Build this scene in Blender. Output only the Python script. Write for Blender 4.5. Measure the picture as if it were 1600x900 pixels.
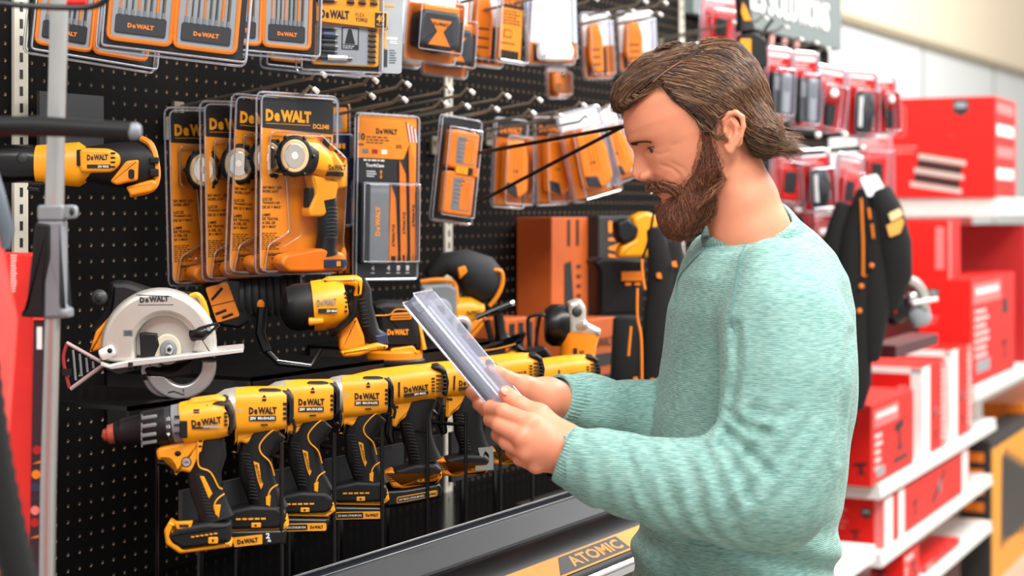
import bpy, math, random
import numpy as np
from mathutils import Vector
random.seed(7); np.random.seed(7)
for o in list(bpy.data.objects): bpy.data.objects.remove(o)
SC = bpy.context.scene; COL = SC.collection
# ---------------------------------------------------------------- camera, world, lights
FPX = 2630.0; TH = math.atan(1500/FPX); CT, ST = math.cos(TH), math.sin(TH)
CAMP = np.array([0.0, -1.904, 1.55])
VF = np.array([CT, ST, 0.0]); VR = np.array([ST, -CT, 0.0]); VU = np.array([0, 0, 1.0])
cd = bpy.data.cameras.new('camera'); cam = bpy.data.objects.new('camera', cd); COL.objects.link(cam)
cam.location = CAMP; cam.rotation_euler = (math.pi/2, 0, -(math.pi/2-TH))
cd.sensor_width = 36; cd.lens = FPX/1600*36; cd.shift_y = -120/1600
cd.clip_start = 0.05; cd.clip_end = 100
cd.dof.use_dof = True; cd.dof.focus_distance = 2.42; cd.dof.aperture_fstop = 4.0
SC.camera = cam
SC.view_settings.view_transform = 'Standard'; SC.view_settings.look = 'None'
SC.view_settings.exposure = 0.30; SC.view_settings.gamma = 1.0
try: SC.view_settings.use_curve_mapping = False
except Exception: pass
W = bpy.data.worlds.new('world'); SC.world = W; W.use_nodes = True
W.node_tree.nodes['Background'].inputs[0].default_value = (1.0, 0.97, 0.93, 1)
W.node_tree.nodes['Background'].inputs[1].default_value = 0.66
def area(name, loc, tgt, sx, sy, power, col=(1, .98, .95)):
    l = bpy.data.lights.new(name, 'AREA'); l.shape = 'RECTANGLE'; l.size = sx; l.size_y = sy
    l.energy = power; l.color = col
    o = bpy.data.objects.new(name, l); COL.objects.link(o); o.location = loc
    o.rotation_euler = (Vector(tgt)-Vector(loc)).to_track_quat('-Z', 'Y').to_euler()
    return o
area('unseen_overhead_light', (1.6, -2.3, 3.7), (1.9, -0.4, 1.3), 3.0, 0.5, 100)
area('unseen_overhead_light', (4.2, -2.0, 3.7), (3.6, -0.6, 1.2), 3.0, 0.5, 85)
area('unseen_overhead_light', (3.6, 0.9, 3.6), (3.2, -0.5, 1.5), 3.0, 0.5, 60)
area('unseen_overhead_light', (9.5, -1.2, 4.6), (9.5, 2.0, 2.2), 9.0, 0.6, 300)  # added lamp without a known fixture, brightens the back wall
area('unseen_overhead_light', (7.0, -2.2, 3.9), (6.0, -0.8, 1.2), 3.0, 0.6, 95)
area('unseen_overhead_light', (-0.6, -1.8, 3.6), (1.6, -0.4, 1.3), 2.0, 0.5, 50)
# ---------------------------------------------------------------- materials
def lin(c):
    return tuple(((x/255)/12.92 if x/255 <= .04045 else ((x/255+.055)/1.055)**2.4) for x in c)
MATS = {}
def mat(name, col, rough=.5, metal=0, bump=0, bscale=200, var=0, vscale=30, spec=.5, coat=0, sss=0, emit=0, aniso=None):
    if name in MATS: return MATS[name]
    m = bpy.data.materials.new(name); m.use_nodes = True; nt = m.node_tree
    b = nt.nodes['Principled BSDF']; c = lin(col)+(1,)
    b.inputs['Base Color'].default_value = c; b.inputs['Roughness'].default_value = rough
    b.inputs['Metallic'].default_value = metal; b.inputs['Specular IOR Level'].default_value = spec
    b.inputs['Coat Weight'].default_value = coat; b.inputs['Coat Roughness'].default_value = .1
    if sss: b.inputs['Subsurface Weight'].default_value = sss; b.inputs['Subsurface Radius'].default_value = (.012, .005, .003); b.inputs['Subsurface Scale'].default_value = 1
    if emit: b.inputs['Emission Color'].default_value = c; b.inputs['Emission Strength'].default_value = emit
    tc = nt.nodes.new('ShaderNodeTexCoord')
    def nz(sc, det=4):
        n = nt.nodes.new('ShaderNodeTexNoise'); n.inputs['Scale'].default_value = sc; n.inputs['Detail'].default_value = det
        if aniso:
            mp = nt.nodes.new('ShaderNodeMapping'); mp.inputs['Scale'].default_value = aniso
            nt.links.new(tc.outputs['Object'], mp.inputs[0]); nt.links.new(mp.outputs[0], n.inputs[0])
        else: nt.links.new(tc.outputs['Object'], n.inputs[0])
        return n
    if not var and not bump: var = .04
    if var:
        n = nz(vscale); r = nt.nodes.new('ShaderNodeMapRange'); r.inputs[1].default_value = .3; r.inputs[2].default_value = .7
        r.inputs[3].default_value = 1-var; r.inputs[4].default_value = 1+var
        h = nt.nodes.new('ShaderNodeHueSaturation'); h.inputs['Color'].default_value = c
        nt.links.new(n.outputs[0], r.inputs[0]); nt.links.new(r.outputs[0], h.inputs['Value']); nt.links.new(h.outputs[0], b.inputs['Base Color'])
    if bump:
        n = nz(bscale, 2); bp = nt.nodes.new('ShaderNodeBump'); bp.inputs['Strength'].default_value = bump; bp.inputs['Distance'].default_value = .001
        nt.links.new(n.outputs[0], bp.inputs['Height']); nt.links.new(bp.outputs[0], b.inputs['Normal'])
    MATS[name] = m; return m
def clearmat(name, base, tint=(235, 240, 250), rough=.05, body=0.0):
    if name in MATS: return MATS[name]
    m = bpy.data.materials.new(name); m.use_nodes = True; nt = m.node_tree; nt.nodes.clear()
    out = nt.nodes.new('ShaderNodeOutputMaterial'); tr = nt.nodes.new('ShaderNodeBsdfTransparent'); gl = nt.nodes.new('ShaderNodeBsdfGlossy')
    tr.inputs[0].default_value = (.97, .98, 1, 1); gl.inputs['Roughness'].default_value = rough; gl.inputs[0].default_value = lin(tint)+(1,)
    lw = nt.nodes.new('ShaderNodeLayerWeight'); lw.inputs[0].default_value = base
    mx = nt.nodes.new('ShaderNodeMixShader'); nt.links.new(lw.outputs['Fresnel'], mx.inputs[0]); nt.links.new(tr.outputs[0], mx.inputs[1]); nt.links.new(gl.outputs[0], mx.inputs[2])
    last = mx
    if body:
        df = nt.nodes.new('ShaderNodeBsdfDiffuse'); df.inputs[0].default_value = lin(tint)+(1,)
        m2 = nt.nodes.new('ShaderNodeMixShader'); m2.inputs[0].default_value = body
        nt.links.new(mx.outputs[0], m2.inputs[1]); nt.links.new(df.outputs[0], m2.inputs[2]); last = m2
    nt.links.new(last.outputs[0], out.inputs[0]); MATS[name] = m; return m
YEL = mat('tool_yellow_plastic', (240, 156, 14), .38, spec=.5, bump=.08, bscale=900)
YEL2 = mat('tool_orange_yellow_plastic', (232, 134, 14), .42)
BLK = mat('black_rubber', (16, 16, 18), .5, bump=.15, bscale=1500, spec=.32)
BLK2 = mat('black_gloss_plastic', (9, 9, 11), .28, spec=.4)
DGR = mat('dark_grey_plastic', (42, 44, 48), .5)
GRY = mat('grey_plastic', (120, 124, 128), .45)
SIL = mat('cast_aluminium', (196, 192, 184), .38, metal=.55)
STL = mat('bright_steel', (215, 215, 215), .22, metal=1)
HOOK = mat('zinc_hook_steel', (150, 142, 128), .35, metal=.7)
CAP = mat('white_plastic', (236, 234, 230), .45)
ORC = mat('orange_card', (243, 146, 24), .5)
OR2 = mat('deep_orange_card', (234, 126, 16), .5)
YLC = mat('yellow_card', (244, 162, 22), .5)
INK = mat('black_ink', (18, 16, 14), .6)
INKG = mat('charcoal_card', (32, 32, 34), .5)
WHT = mat('white_ink', (238, 238, 236), .5)
WHC = mat('white_card', (250, 250, 250), .5)
GRC = mat('grey_card', (150, 156, 162), .5)
RED = mat('red_card', (218, 24, 18), .45, spec=.3)
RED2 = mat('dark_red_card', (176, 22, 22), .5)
PNK = mat('pink_print', (240, 120, 118), .5)
COP = mat('copper_metal', (190, 96, 78), .35, metal=.5)
CREAM = mat('cream_enamel', (205, 200, 186), .45)
NAVY = mat('navy_plastic', (44, 52, 84), .4)
BIT = mat('drill_bit_steel', (120, 116, 100), .3, metal=.8)
CLR = clearmat('clear_clamshell', .21)
CLE = clearmat('clear_clamshell_edge', .4, body=.16, rough=.2)
CLP = clearmat('clear_thick_plastic', .3, tint=(206, 212, 232), body=.13, rough=.2)
LENS = mat('reflector', (225, 215, 205), .12, metal=1)
# ---------------------------------------------------------------- frames: real planes standing in the shop
def ray(px, py): return VF+VR*((px-800)/FPX)+VU*((330-py)/FPX)
def at(px, py, d): return CAMP+ray(px, py)*d
def dwall(px, Y): return (Y-CAMP[1])/ray(px, 330)[1]
def atY(px, py, Y): return at(px, py, dwall(px, Y))
def proj(p):
    q = np.array(p)-CAMP; d = q@VF
    return 800+FPX*(q@VR)/d, 330-FPX*q[2]/d, d
class Frame:
    def __init__(s, px, py, d=None, Y=None, phi=0, unit=.001, roll=0, pos=None):
        s.O = np.array(pos, float) if pos is not None else (at(px, py, d) if d is not None else atY(px, py, Y))
        f = math.radians(phi); s.x = VR*math.cos(f)+VF*math.sin(f); s.z = VU.copy(); s.n = -VF*math.cos(f)+VR*math.sin(f)
        if roll:
            r = math.radians(roll); x, z = s.x, s.z; s.x = x*math.cos(r)+z*math.sin(r); s.z = z*math.cos(r)-x*math.sin(r)
        s.u = unit
    def pt(s, a, b, o=0): return s.O+(s.x*a-s.z*b+s.n*o)*s.u
    def P(s, pts):
        out = []
        for p in pts:
            r = ray(p[0], p[1]); t = ((s.O-CAMP)@s.n)/(r@s.n); q = CAMP+r*t-s.O
            out.append(((q@s.x)/s.u, -(q@s.z)/s.u)+tuple(p[2:]))
        return out
    def sub(s, a, b, o=0, yaw=0, roll=0):
        g = Frame.__new__(Frame); g.O = s.pt(a, b, o); g.u = s.u; f = math.radians(yaw)
        g.x = s.x*math.cos(f)-s.n*math.sin(f); g.n = s.n*math.cos(f)+s.x*math.sin(f); g.z = s.z
        if roll:
            r = math.radians(roll); x, z = g.x, g.z; g.x = x*math.cos(r)+z*math.sin(r); g.z = z*math.cos(r)-x*math.sin(r)
        return g
WALLF = 90-math.degrees(TH)     # phi of a plane parallel to the pegboard wall
# ---------------------------------------------------------------- mesh builder
class MB:
    def __init__(s): s.v = []; s.f = []; s.m = []; s.ms = []
    def mi(s, m):
        if m not in s.ms: s.ms.append(m)
        return s.ms.index(m)
    def add(s, v, f, m):
        b = len(s.v); i = s.mi(m); s.v += [tuple(x) for x in v]; s.f += [tuple(b+k for k in q) for q in f]; s.m += [i]*len(f)
    def build(s, name, root=None, parent=None, smooth=True, ang=35, **tags):
        me = bpy.data.meshes.new(name)
        off = np.array(root.location) if root is not None else np.zeros(3)
        if root is None and parent is None and s.v:
            a = np.array(s.v); off = np.array([(a[:, 0].min()+a[:, 0].max())/2, (a[:, 1].min()+a[:, 1].max())/2, a[:, 2].min()])
        vv = np.array(s.v)-off
        me.from_pydata(vv.tolist(), [], s.f)
        for m in s.ms: me.materials.append(m)
        me.polygons.foreach_set('material_index', s.m)
        if smooth:
            me.polygons.foreach_set('use_smooth', [True]*len(me.polygons))
            try: me.set_sharp_from_angle(angle=math.radians(ang))
            except Exception: pass
        me.update()
        o = bpy.data.objects.new(name, me); COL.objects.link(o)
        p = parent if parent is not None else root
        if p is not None: o.parent = p
        else: o.location = off
        for k, v in tags.items(): o[k] = v
        return o
def tag(o, label=None, cat=None, group=None, kind=None):
    if label: o['label'] = label
    if cat: o['category'] = cat
    if group: o['group'] = group
    if kind: o['kind'] = kind
    return o
def thing(name, label, cat, loc, group=None):
    o = bpy.data.objects.new(name, None); COL.objects.link(o); o.location = loc; o.empty_display_size = .03
    return tag(o, label, cat, group)
def copy_tree(o, parent=None):
    c = o.copy(); COL.objects.link(c); c.parent = parent
    for ch in list(o.children): copy_tree(ch, c)
    return c
# ---------------------------------------------------------------- shapes
def area2(p): return sum(p[i-1][0]*p[i][1]-p[i][0]*p[i-1][1] for i in range(len(p)))
def rnd(poly, r, n=4):
    out = []; N = len(poly)
    for i in range(N):
        p0, p1, p2 = [np.array(poly[(i+k) % N][:2], float) for k in (-1, 0, 1)]
        a, b = p0-p1, p2-p1; la, lb = np.linalg.norm(a), np.linalg.norm(b)
        if la < 1e-6 or lb < 1e-6: continue
        rr = min(r, la*.48, lb*.48); q0 = p1+a/la*rr; q2 = p1+b/lb*rr
        for k in range(n+1):
            t = k/n; out.append(tuple((1-t)**2*q0+2*t*(1-t)*p1+t*t*q2))
    return out
def rect(a0, b0, a1, b1, r=0, n=3):
    p = [(a0, b0), (a1, b0), (a1, b1), (a0, b1)]
    return rnd(p, r, n) if r else p
def inset(poly, e):
    P = np.array([p[:2] for p in poly]); A = np.roll(P, 1, 0); B = np.roll(P, -1, 0)
    def nm(d): l = np.linalg.norm(d, axis=1, keepdims=True); l[l == 0] = 1; d = d/l; return np.stack([-d[:, 1], d[:, 0]], 1)
    n = nm(P-A)+nm(B-P); l = np.linalg.norm(n, axis=1, keepdims=True); l[l < .2] = 1; n /= l
    return P+n*e
def prism(mb, F, poly, o0, o1, m, bev=0, back=True, seg=3, backbev=False, mfront=None, front=True):
    poly = [tuple(p[:2]) for p in poly]
    if area2(poly) < 0: poly = poly[::-1]
    rings = []
    if backbev and bev:
        for k in range(seg, 0, -1):
            t = k/seg*math.pi/2; rings.append((bev*(1-math.cos(t)), o0+bev*(1-math.sin(t))))
    rings.append((0, o0+(bev if backbev else 0))); rings.append((0, o1-bev))
    if bev:
        for k in range(1, seg+1):
            t = k/seg*math.pi/2; rings.append((bev*(1-math.cos(t)), o1-bev*(1-math.sin(t))))
    N = len(poly); V = []; Fc = []
    for e, o in rings:
        for q in inset(poly, e): V.append(F.pt(q[0], q[1], o))
    for r in range(len(rings)-1):
        for i in range(N):
            j = (i+1) % N; Fc.append((r*N+i, r*N+j, (r+1)*N+j, (r+1)*N+i)[::-1])
    mb.add(V, Fc, m)
    L = (len(rings)-1)*N
    if front: mb.add(V[L:], [tuple(range(N))[::-1]], mfront or m)
    if back: mb.add(V[:N], [tuple(range(N))], m)
def box(mb, F, a0, b0, a1, b1, o0, o1, m, bev=0, r=0, mfront=None, back=True):
    prism(mb, F, rect(min(a0, a1), min(b0, b1), max(a0, a1), max(b0, b1), r), o0, o1, m, bev, back=back, mfront=mfront, seg=2)
def flat(mb, F, poly, o, m): prism(mb, F, poly, o-.25, o, m, back=False)
def loft(mb, F, path, m, n=20, e=2.0, cap=True, dome=0):
    P = [tuple(p) for p in path]
    P = [(p[0], p[1], 0, p[2], p[2]) if len(p) == 3 else ((p[0], p[1], 0, p[2], p[3]) if len(p) == 4 else p) for p in P]
    if dome:
        def dm(A, B):
            d = np.array(A[:3])-np.array(B[:3]); d = d/(np.linalg.norm(d)+1e-9); o = []
            for k in (3, 2, 1):
                t = k/3*math.pi/2*.93; q = np.array(A[:3])+d*dome*math.sin(t); o.append((q[0], q[1], q[2], A[3]*math.cos(t), A[4]*math.cos(t)))
            return o
        P = dm(P[0], P[1])+P+dm(P[-1], P[-2])[::-1]
    A = np.array(P, float); V = []; K = len(P)
    for k in range(K):
        t = A[min(k+1, K-1), :3]-A[max(k-1, 0), :3]; t /= np.linalg.norm(t)+1e-9
        s1 = np.array([-t[1], t[0], 0]); l = np.linalg.norm(s1)
        s1 = s1/l if l > .15 else np.array([1., 0, 0]); s2 = np.cross(t, s1); s2 /= np.linalg.norm(s2)+1e-9
        for i in range(n):
            w = 2*math.pi*i/n; c, q = math.cos(w), math.sin(w)
            c = math.copysign(abs(c)**(2/e), c); q = math.copysign(abs(q)**(2/e), q)
            p = A[k, :3]+s1*A[k, 3]*c+s2*A[k, 4]*q; V.append(F.pt(*p))
    Fc = [(k*n+i, k*n+(i+1) % n, (k+1)*n+(i+1) % n, (k+1)*n+i) for k in range(K-1) for i in range(n)]
    if cap: Fc += [tuple(range(n))[::-1], tuple(range((K-1)*n, K*n))]
    mb.add(V, Fc, m)
def tube(mb, pts, r, m, n=8, F=None, closed=False):
    P = [np.array(F.pt(*p) if F else p, float) for p in pts]
    rr = r*(F.u if F else 1); K = len(P); V = []; up = None
    for k in range(K):
        t = (P[(k+1) % K]-P[k-1]) if closed else (P[min(k+1, K-1)]-P[max(k-1, 0)])
        t = t/(np.linalg.norm(t)+1e-12)
        if up is None: up = np.array([0, 0, 1.]) if abs(t[2]) < .8 else np.array([1., 0, 0])
        s = np.cross(t, up); s /= np.linalg.norm(s)+1e-12; up = np.cross(s, t)
        rk = rr if np.isscalar(rr) else rr[k]
        for i in range(n): w = 2*math.pi*i/n; V.append(P[k]+(s*math.cos(w)+up*math.sin(w))*rk)
    Fc = [((k % K)*n+i, (k % K)*n+(i+1) % n, ((k+1) % K)*n+(i+1) % n, ((k+1) % K)*n+i) for k in range(K if closed else K-1) for i in range(n)]
    if not closed: Fc += [tuple(range(n))[::-1], tuple(range((K-1)*n, K*n))]
    mb.add(V, Fc, m)
def bez(pts, n=6):
    P = [np.array(p, float) for p in pts]; out = []
    for i in range(len(P)-1):
        a, b, c, d = P[max(i-1, 0)], P[i], P[i+1], P[min(i+2, len(P)-1)]
        for k in range(n):
            t = k/n; out.append(tuple(.5*(2*b+(c-a)*t+(2*a-5*b+4*c-d)*t*t+(3*b-a-3*c+d)*t**3)))
    out.append(tuple(P[-1])); return out
def ell(mb, F, c, r, m, n=20, k=12):
    V = []; Fc = []
    for i in range(k+1):
        t = math.pi*i/k
        for j in range(n):
            w = 2*math.pi*j/n; V.append(F.pt(c[0]+r[0]*math.sin(t)*math.cos(w), c[1]+r[1]*math.cos(t), c[2]+r[2]*math.sin(t)*math.sin(w)))
    for i in range(k):
        for j in range(n): Fc.append((i*n+j, i*n+(j+1) % n, (i+1)*n+(j+1) % n, (i+1)*n+j)[::-1])
    mb.add(V, Fc, m)
TXT = {}
def textmesh(s, bold):
    k = (s, bold)
    if k not in TXT:
        c = bpy.data.curves.new('t', 'FONT'); c.body = s; c.offset = bold; c.resolution_u = 2; c.fill_mode = 'FRONT'; c.extrude = 0
        o = bpy.data.objects.new('t', c); COL.objects.link(o); dg = bpy.context.evaluated_depsgraph_get()
        me = bpy.data.meshes.new_from_object(o.evaluated_get(dg))
        v = np.array([x.co[:2] for x in me.vertices]) if len(me.vertices) else np.zeros((0, 2)); f = [tuple(p.vertices) for p in me.polygons]
        bpy.data.objects.remove(o); bpy.data.curves.remove(c); bpy.data.meshes.remove(me)
        if len(v): v = v-v.min(0)
        TXT[k] = (v, f)
    return TXT[k]
def text(mb, F, s, a, b, w, h, o, m, ang=0, bold=.02):
    """lettering centred on (a,b), w wide and h tall, turned by ang degrees, lying on height o"""
    v, f = textmesh(s, bold)
    if not len(v): return
    e = v.max(0); x = (v[:, 0]/e[0]-.5)*w; y = (v[:, 1]/e[1]-.5)*h; r = math.radians(ang); c, q = math.cos(r), math.sin(r)
    mb.add([F.pt(a+xx*c+yy*q, b-(yy*c-xx*q), o) for xx, yy in zip(x, y)], f, m)
def logo(mb, F, a, b, w, h, o, m, ang=0):
    r = math.radians(ang); c, q = math.cos(r), math.sin(r)
    # D, small e, WALT
    for s, x0, x1, hh in (('D', 0, .17, 1), ('e', .185, .31, .74), ('WALT', .325, 1, 1)):
        dx = ((x0+x1)/2-.5)*w; dy = (1-hh)*h/2
        text(mb, F, s, a+dx*c-dy*q, b+dy*c+dx*q, (x1-x0)*w, hh*h, o, m, ang, .06)
def rows(mb, F, a, b, w, n, pitch, h, o, m, seed=1):
    """illegible small print: short bars word by word"""
    R = random.Random(seed)
    for i in range(n):
        x = a; end = a+w*R.uniform(.6, 1)
        while x < end:
            l = R.uniform(.08, .22)*w; l = min(l, a+w-x)
            if l < .04*w: break
            flat(mb, F, rect(x, b+i*pitch, x+l, b+i*pitch+h), o, m); x += l+.05*w
# ================================================================ the room
FL = mat('polished_floor', (170, 160, 148), .3, var=.08, vscale=3)
WPAN = mat('wall_panel', (222, 226, 226), .6); WCRM = mat('wall_cream', (238, 222, 196), .7)
PEG = mat('pegboard_black', (14, 13, 13), .85, spec=.08); FIB = mat('fibreboard_brown', (176, 150, 122), .75)
def wbox(mb, x0, y0, z0, x1, y1, z1, m):
    V = [(x, y, z) for x in (x0, x1) for y in (y0, y1) for z in (z0, z1)]
    mb.add(V, [(0, 1, 3, 2), (4, 6, 7, 5), (0, 4, 5, 1), (2, 3, 7, 6), (0, 2, 6, 4), (1, 5, 7, 3)], m)
mb = MB(); wbox(mb, -3, -6, -.05, 26, 6.2, 0, FL); tag(mb.build('floor', smooth=False), kind='structure')
YW = 2.0
mb = MB(); wbox(mb, -3, YW, 0, 26, YW+.1, 2.93, WPAN)
for x in (0, 2.44, 4.88, 7.32, atY(1440, 100, YW)[0], atY(1552, 100, YW)[0]-.02, 20): wbox(mb, x, YW-.015, 0, x+.03, YW, 2.93, mat('seam_grey', (176, 178, 178), .6))
wbox(mb, -3, YW-.03, 2.93, 26, YW+.1, 5.2, WCRM); tag(mb.build('wall_back', smooth=False), kind='structure')
mb = MB(); wbox(mb, -3, YW-.06, 2.9, 26, YW-.03, 2.95, mat('trim_tan', (170, 158, 132), .6)); tag(mb.build('trim_1', smooth=False), kind='structure')
# ---- pegboard gondola: real drilled holes
def pegboard(name, x0, x1, z0, z1, Y=0.0, p=.0254, r=.0031, label=None):
    nx = int((x1-x0)/p); nz = int((z1-z0)/p); th = .006
    ang = np.arange(8)*math.pi/4+math.pi/8
    sq = np.array([(1, .414), (.414, 1), (-.414, 1), (-1, .414), (-1, -.414), (-.414, -1), (.414, -1), (1, -.414)])*p/2
    ci = np.stack([np.cos(ang), np.sin(ang)], 1)*r
    I, K = np.meshgrid(np.arange(nx), np.arange(nz), indexing='ij'); cx = (x0+(I+.5)*p).ravel(); cz = (z0+(K+.5)*p).ravel(); N = len(cx)
    corners = np.array([(1, 1), (-1, 1), (-1, -1), (1, -1)])*p/2
    V = np.zeros((N, 28, 3))
    V[:, :8, 0] = cx[:, None]+sq[:, 0]; V[:, :8, 2] = cz[:, None]+sq[:, 1]; V[:, :8, 1] = Y
    V[:, 8:16, 0] = cx[:, None]+ci[:, 0]; V[:, 8:16, 2] = cz[:, None]+ci[:, 1]; V[:, 8:16, 1] = Y
    V[:, 16:24, 0] = cx[:, None]+ci[:, 0]; V[:, 16:24, 2] = cz[:, None]+ci[:, 1]; V[:, 16:24, 1] = Y+th
    V[:, 24:, 0] = cx[:, None]+corners[:, 0]; V[:, 24:, 2] = cz[:, None]+corners[:, 1]; V[:, 24:, 1] = Y
    fs = []; mi = []
    for i in range(8):
        j = (i+1) % 8; fs.append((i, j, 8+j, 8+i)); mi.append(0); fs.append((8+i, 8+j, 16+j, 16+i)); mi.append(1)
    fs = np.array(fs)
    tri = np.array([(0, 24, 1), (2, 25, 3), (4, 26, 5), (6, 27, 7)])
    FQ = (fs[None]+28*np.arange(N)[:, None, None]).reshape(-1, 4); FT = (tri[None]+28*np.arange(N)[:, None, None]).reshape(-1, 3)
    me = bpy.data.meshes.new(name); me.vertices.add(N*28)
    V = V.reshape(-1, 3); off = np.array([(x0+x1)/2, Y, z0]); V = V-off
    b = len(V); ext = []
    me.vertices.foreach_set('co', V.ravel())
    nl = FQ.size+FT.size; me.loops.add(nl); me.loops.foreach_set('vertex_index', np.concatenate([FQ.ravel(), FT.ravel()]))
    me.polygons.add(len(FQ)+len(FT))
    st = np.concatenate([np.arange(len(FQ))*4, len(FQ)*4+np.arange(len(FT))*3]); me.polygons.foreach_set('loop_start', st)
    me.materials.append(PEG); me.materials.append(FIB)
    me.polygons.foreach_set('material_index', np.concatenate([np.tile(mi, N), np.zeros(len(FT), int)]))
    me.polygons.foreach_set('use_smooth', np.zeros(len(FQ)+len(FT), bool)); me.update(calc_edges=True); me.validate()
    return me, off
ZD = .95
gon = thing('shelf_gondola', 'long black pegboard display gondola holding yellow power tools', 'display gondola', (3.2, 0, 0))
for i, (x0, x1, z0, z1) in enumerate(((1.39, 1.822, ZD, 2.45), (1.85, 3.045, ZD, 2.45), (3.075, 4.27, ZD, 2.45), (4.30, 5.53, ZD, 2.1))):
    me, off = pegboard('pegboard_panel', x0, x1, z0, z1)
    o = bpy.data.objects.new('pegboard_panel', me); COL.objects.link(o); o.parent = gon; o.location = Vector(off)-gon.location
mb = MB(); wbox(mb, 1.37, .02, 0, 5.56, .06, 2.6, mat('backing_black', (10, 10, 10), .8)); mb.build('back_panel', gon, smooth=False)
for x in (1.838, 3.06, 4.283):
    mb = MB(); wbox(mb, x-.014, -.004, ZD, x+.014, .006, 2.5, CREAM)
    for k in range(60):
        z = ZD+.012+k*.0254
        wbox(mb, x-.003, -.0046, z, x+.003, -.0035, z+.014, INK)
    mb.build('slotted_upright', gon, smooth=False, label='cream slotted steel upright')
DECK = mat('black_glossy_deck', (8, 8, 9), .16, spec=.35)
EDGE = mat('black_blue_enamel', (15, 18, 26), .3, spec=.04)
mb = MB(); wbox(mb, 1.37, -.56, ZD-.03, 3.0, .02, ZD, DECK); wbox(mb, 3.0, -.2, ZD-.03, 4.28, .02, ZD, DECK); mb.build('deck', gon, smooth=False)
LEDG = mat('black_satin_ledge', (12, 13, 17), .35, spec=.05)
def sweep(mb, prof, x0, x1, m):
    n = len(prof); V = [(x0, y, z) for y, z in prof]+[(x1, y, z) for y, z in prof]
    mb.add(V, [(i, i+n, i+1+n, i+1) for i in range(n-1)], m)
mb = MB(); sweep(mb, [(-.545, ZD-.03), (-.545, 1.062), (-.548, 1.066), (-.553, 1.066), (-.556, 1.060), (-.562, 1.052), (-.60, 1.032), (-.605, 1.025), (-.605, .90)], 1.30, 3.0, EDGE)

for yy, zz in ((-.549, 1.0665), (-.558, 1.058)): tube(mb, [(1.30, yy, zz), (2.2, yy, zz), (3.0, yy, zz)], .0011, STL, 6)
tube(mb, [(1.30, -.6045, 1.027), (2.2, -.6045, 1.027), (3.0, -.6045, 1.027)], .0022, mat('rail_lip', (60, 64, 74), .3), 6)
mb.build('front_rail', gon, label='glossy black raised front rail', ang=50)
mb = MB(); sweep(mb, [(-.60, 1.02), (-.625, 1.036), (-.64, 1.036), (-.68, 1.024), (-.684, 1.019), (-.72, .998), (-.726, .99)], 1.30, 3.0, LEDG)
sweep(mb, [(-.726, .99), (-.732, .985), (-.738, .985), (-.74, .975)], 1.30, 3.0, STL); sweep(mb, [(-.74, .975), (-.742, .12), (-.72, .1), (-.72, 0)], 1.30, 3.0, BLK2)
mb.build('price_channel', gon, ang=50)
# yellow strip on the slanted channel
mb = MB(); n0 = np.array([0, -.021, -.036]); 
class SF(Frame):
    def __init__(s, O, x, z, unit=.001):
        s.O = np.array(O, float); s.x = np.array(x, float)/np.linalg.norm(x); z = np.array(z, float); z = z-s.x*(z@s.x); s.z = z/np.linalg.norm(z); s.n = -np.cross(s.z, s.x)*-1; s.u = unit
        s.n = np.cross(s.x, s.z)
xs = atY(790, 900, -.70)[0]
FS = SF((xs, -.684, 1.0205), (1, 0, 0), (0, .036, .0215))
L = (2.98-xs)*1000
flat(mb, FS, rect(-100, 1, L, 40), 1.2, mat('label_yellow', (222, 146, 20), .6))
c = (atY(925, 860, -.70)[0]-xs)*1000
prism(mb, FS, [(c-92, 5), (c+106, 5), (c+106, 36), (c-92, 36), (c-135, 36)], 1, 1.9, INK)
text(mb, FS, 'ATOMIC', c+6, 20.5, 176, 22, 2.3, mat('label_yellow', 0), 0, .03)
mb.build('label_strip', gon, smooth=False, label='yellow label strip with black lettering')
# ================================================================ hooks on the pegboard
def hook(x, z0=1.735, L=.30, rise=.037, name='upper'):
    mb = MB(); p = [(x, .004, z0-.02), (x, -.006, z0-.018), (x, -.012, z0)]
    n = 6
    p += [(x, -.012-(L-.03)*k/n, z0+rise*k/n) for k in range(1, n+1)]; e = p[-1]
    p += [(x, e[1]-.014, e[2]+.012), (x, e[1]-.026, e[2]+.004)]
    tube(mb, p, .0028, HOOK, 8)
    t = MB(); tube(t, [(x, e[1]-.022, e[2]+.008), (x, e[1]-.030, e[2]+.002)], .0042, CAP, 8)
    pl = MB(); wbox(pl, x-.012, -.008, z0-.03, x+.012, -.001, z0+.008, HOOK)
    r = thing('display_hook', None, 'hook', (x, 0, z0-.03)); mb.build('wire_arm', r); t.build('tip_cap', r); pl.build('back_plate', r, smooth=False); return r
tips = [(509, 122), (590, 122), (641, 129), (707, 144), (741, 142), (797, 150), (847, 155), (916, 151), (957, 161)]
tip2 = [(497, 150), (585, 148), (636, 154), (701, 170), (734, 169), (780, 172), (837, 175), (880, 178), (925, 182)]
tipT = [(1012, 6), (1043, 8), (640, -40), (480, -45), (380, -40), (760, -2), (858, -4), (935, 2), (993, 22), (1035, 26)]
for row, (tp, z0, nm) in enumerate(((tips, 1.727, 'upper middle row of hooks'), (tip2, 1.70, 'lower middle row of hooks'), (tipT, None, 'top row of hooks'))):
    od = sorted(tp)
    for i, (px, py) in enumerate(od):
        q = atY(px, py, -.312); z = z0 if z0 else q[2]-.037
        h = hook(q[0], z)
        w = ['first', 'second', 'third', 'fourth', 'fifth', 'sixth', 'seventh', 'eighth', 'ninth', 'tenth'][i]
        tag(h, '%s wire hook from the left, %s' % (w, nm), 'hook', 'display hooks on the black pegboard')
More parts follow.
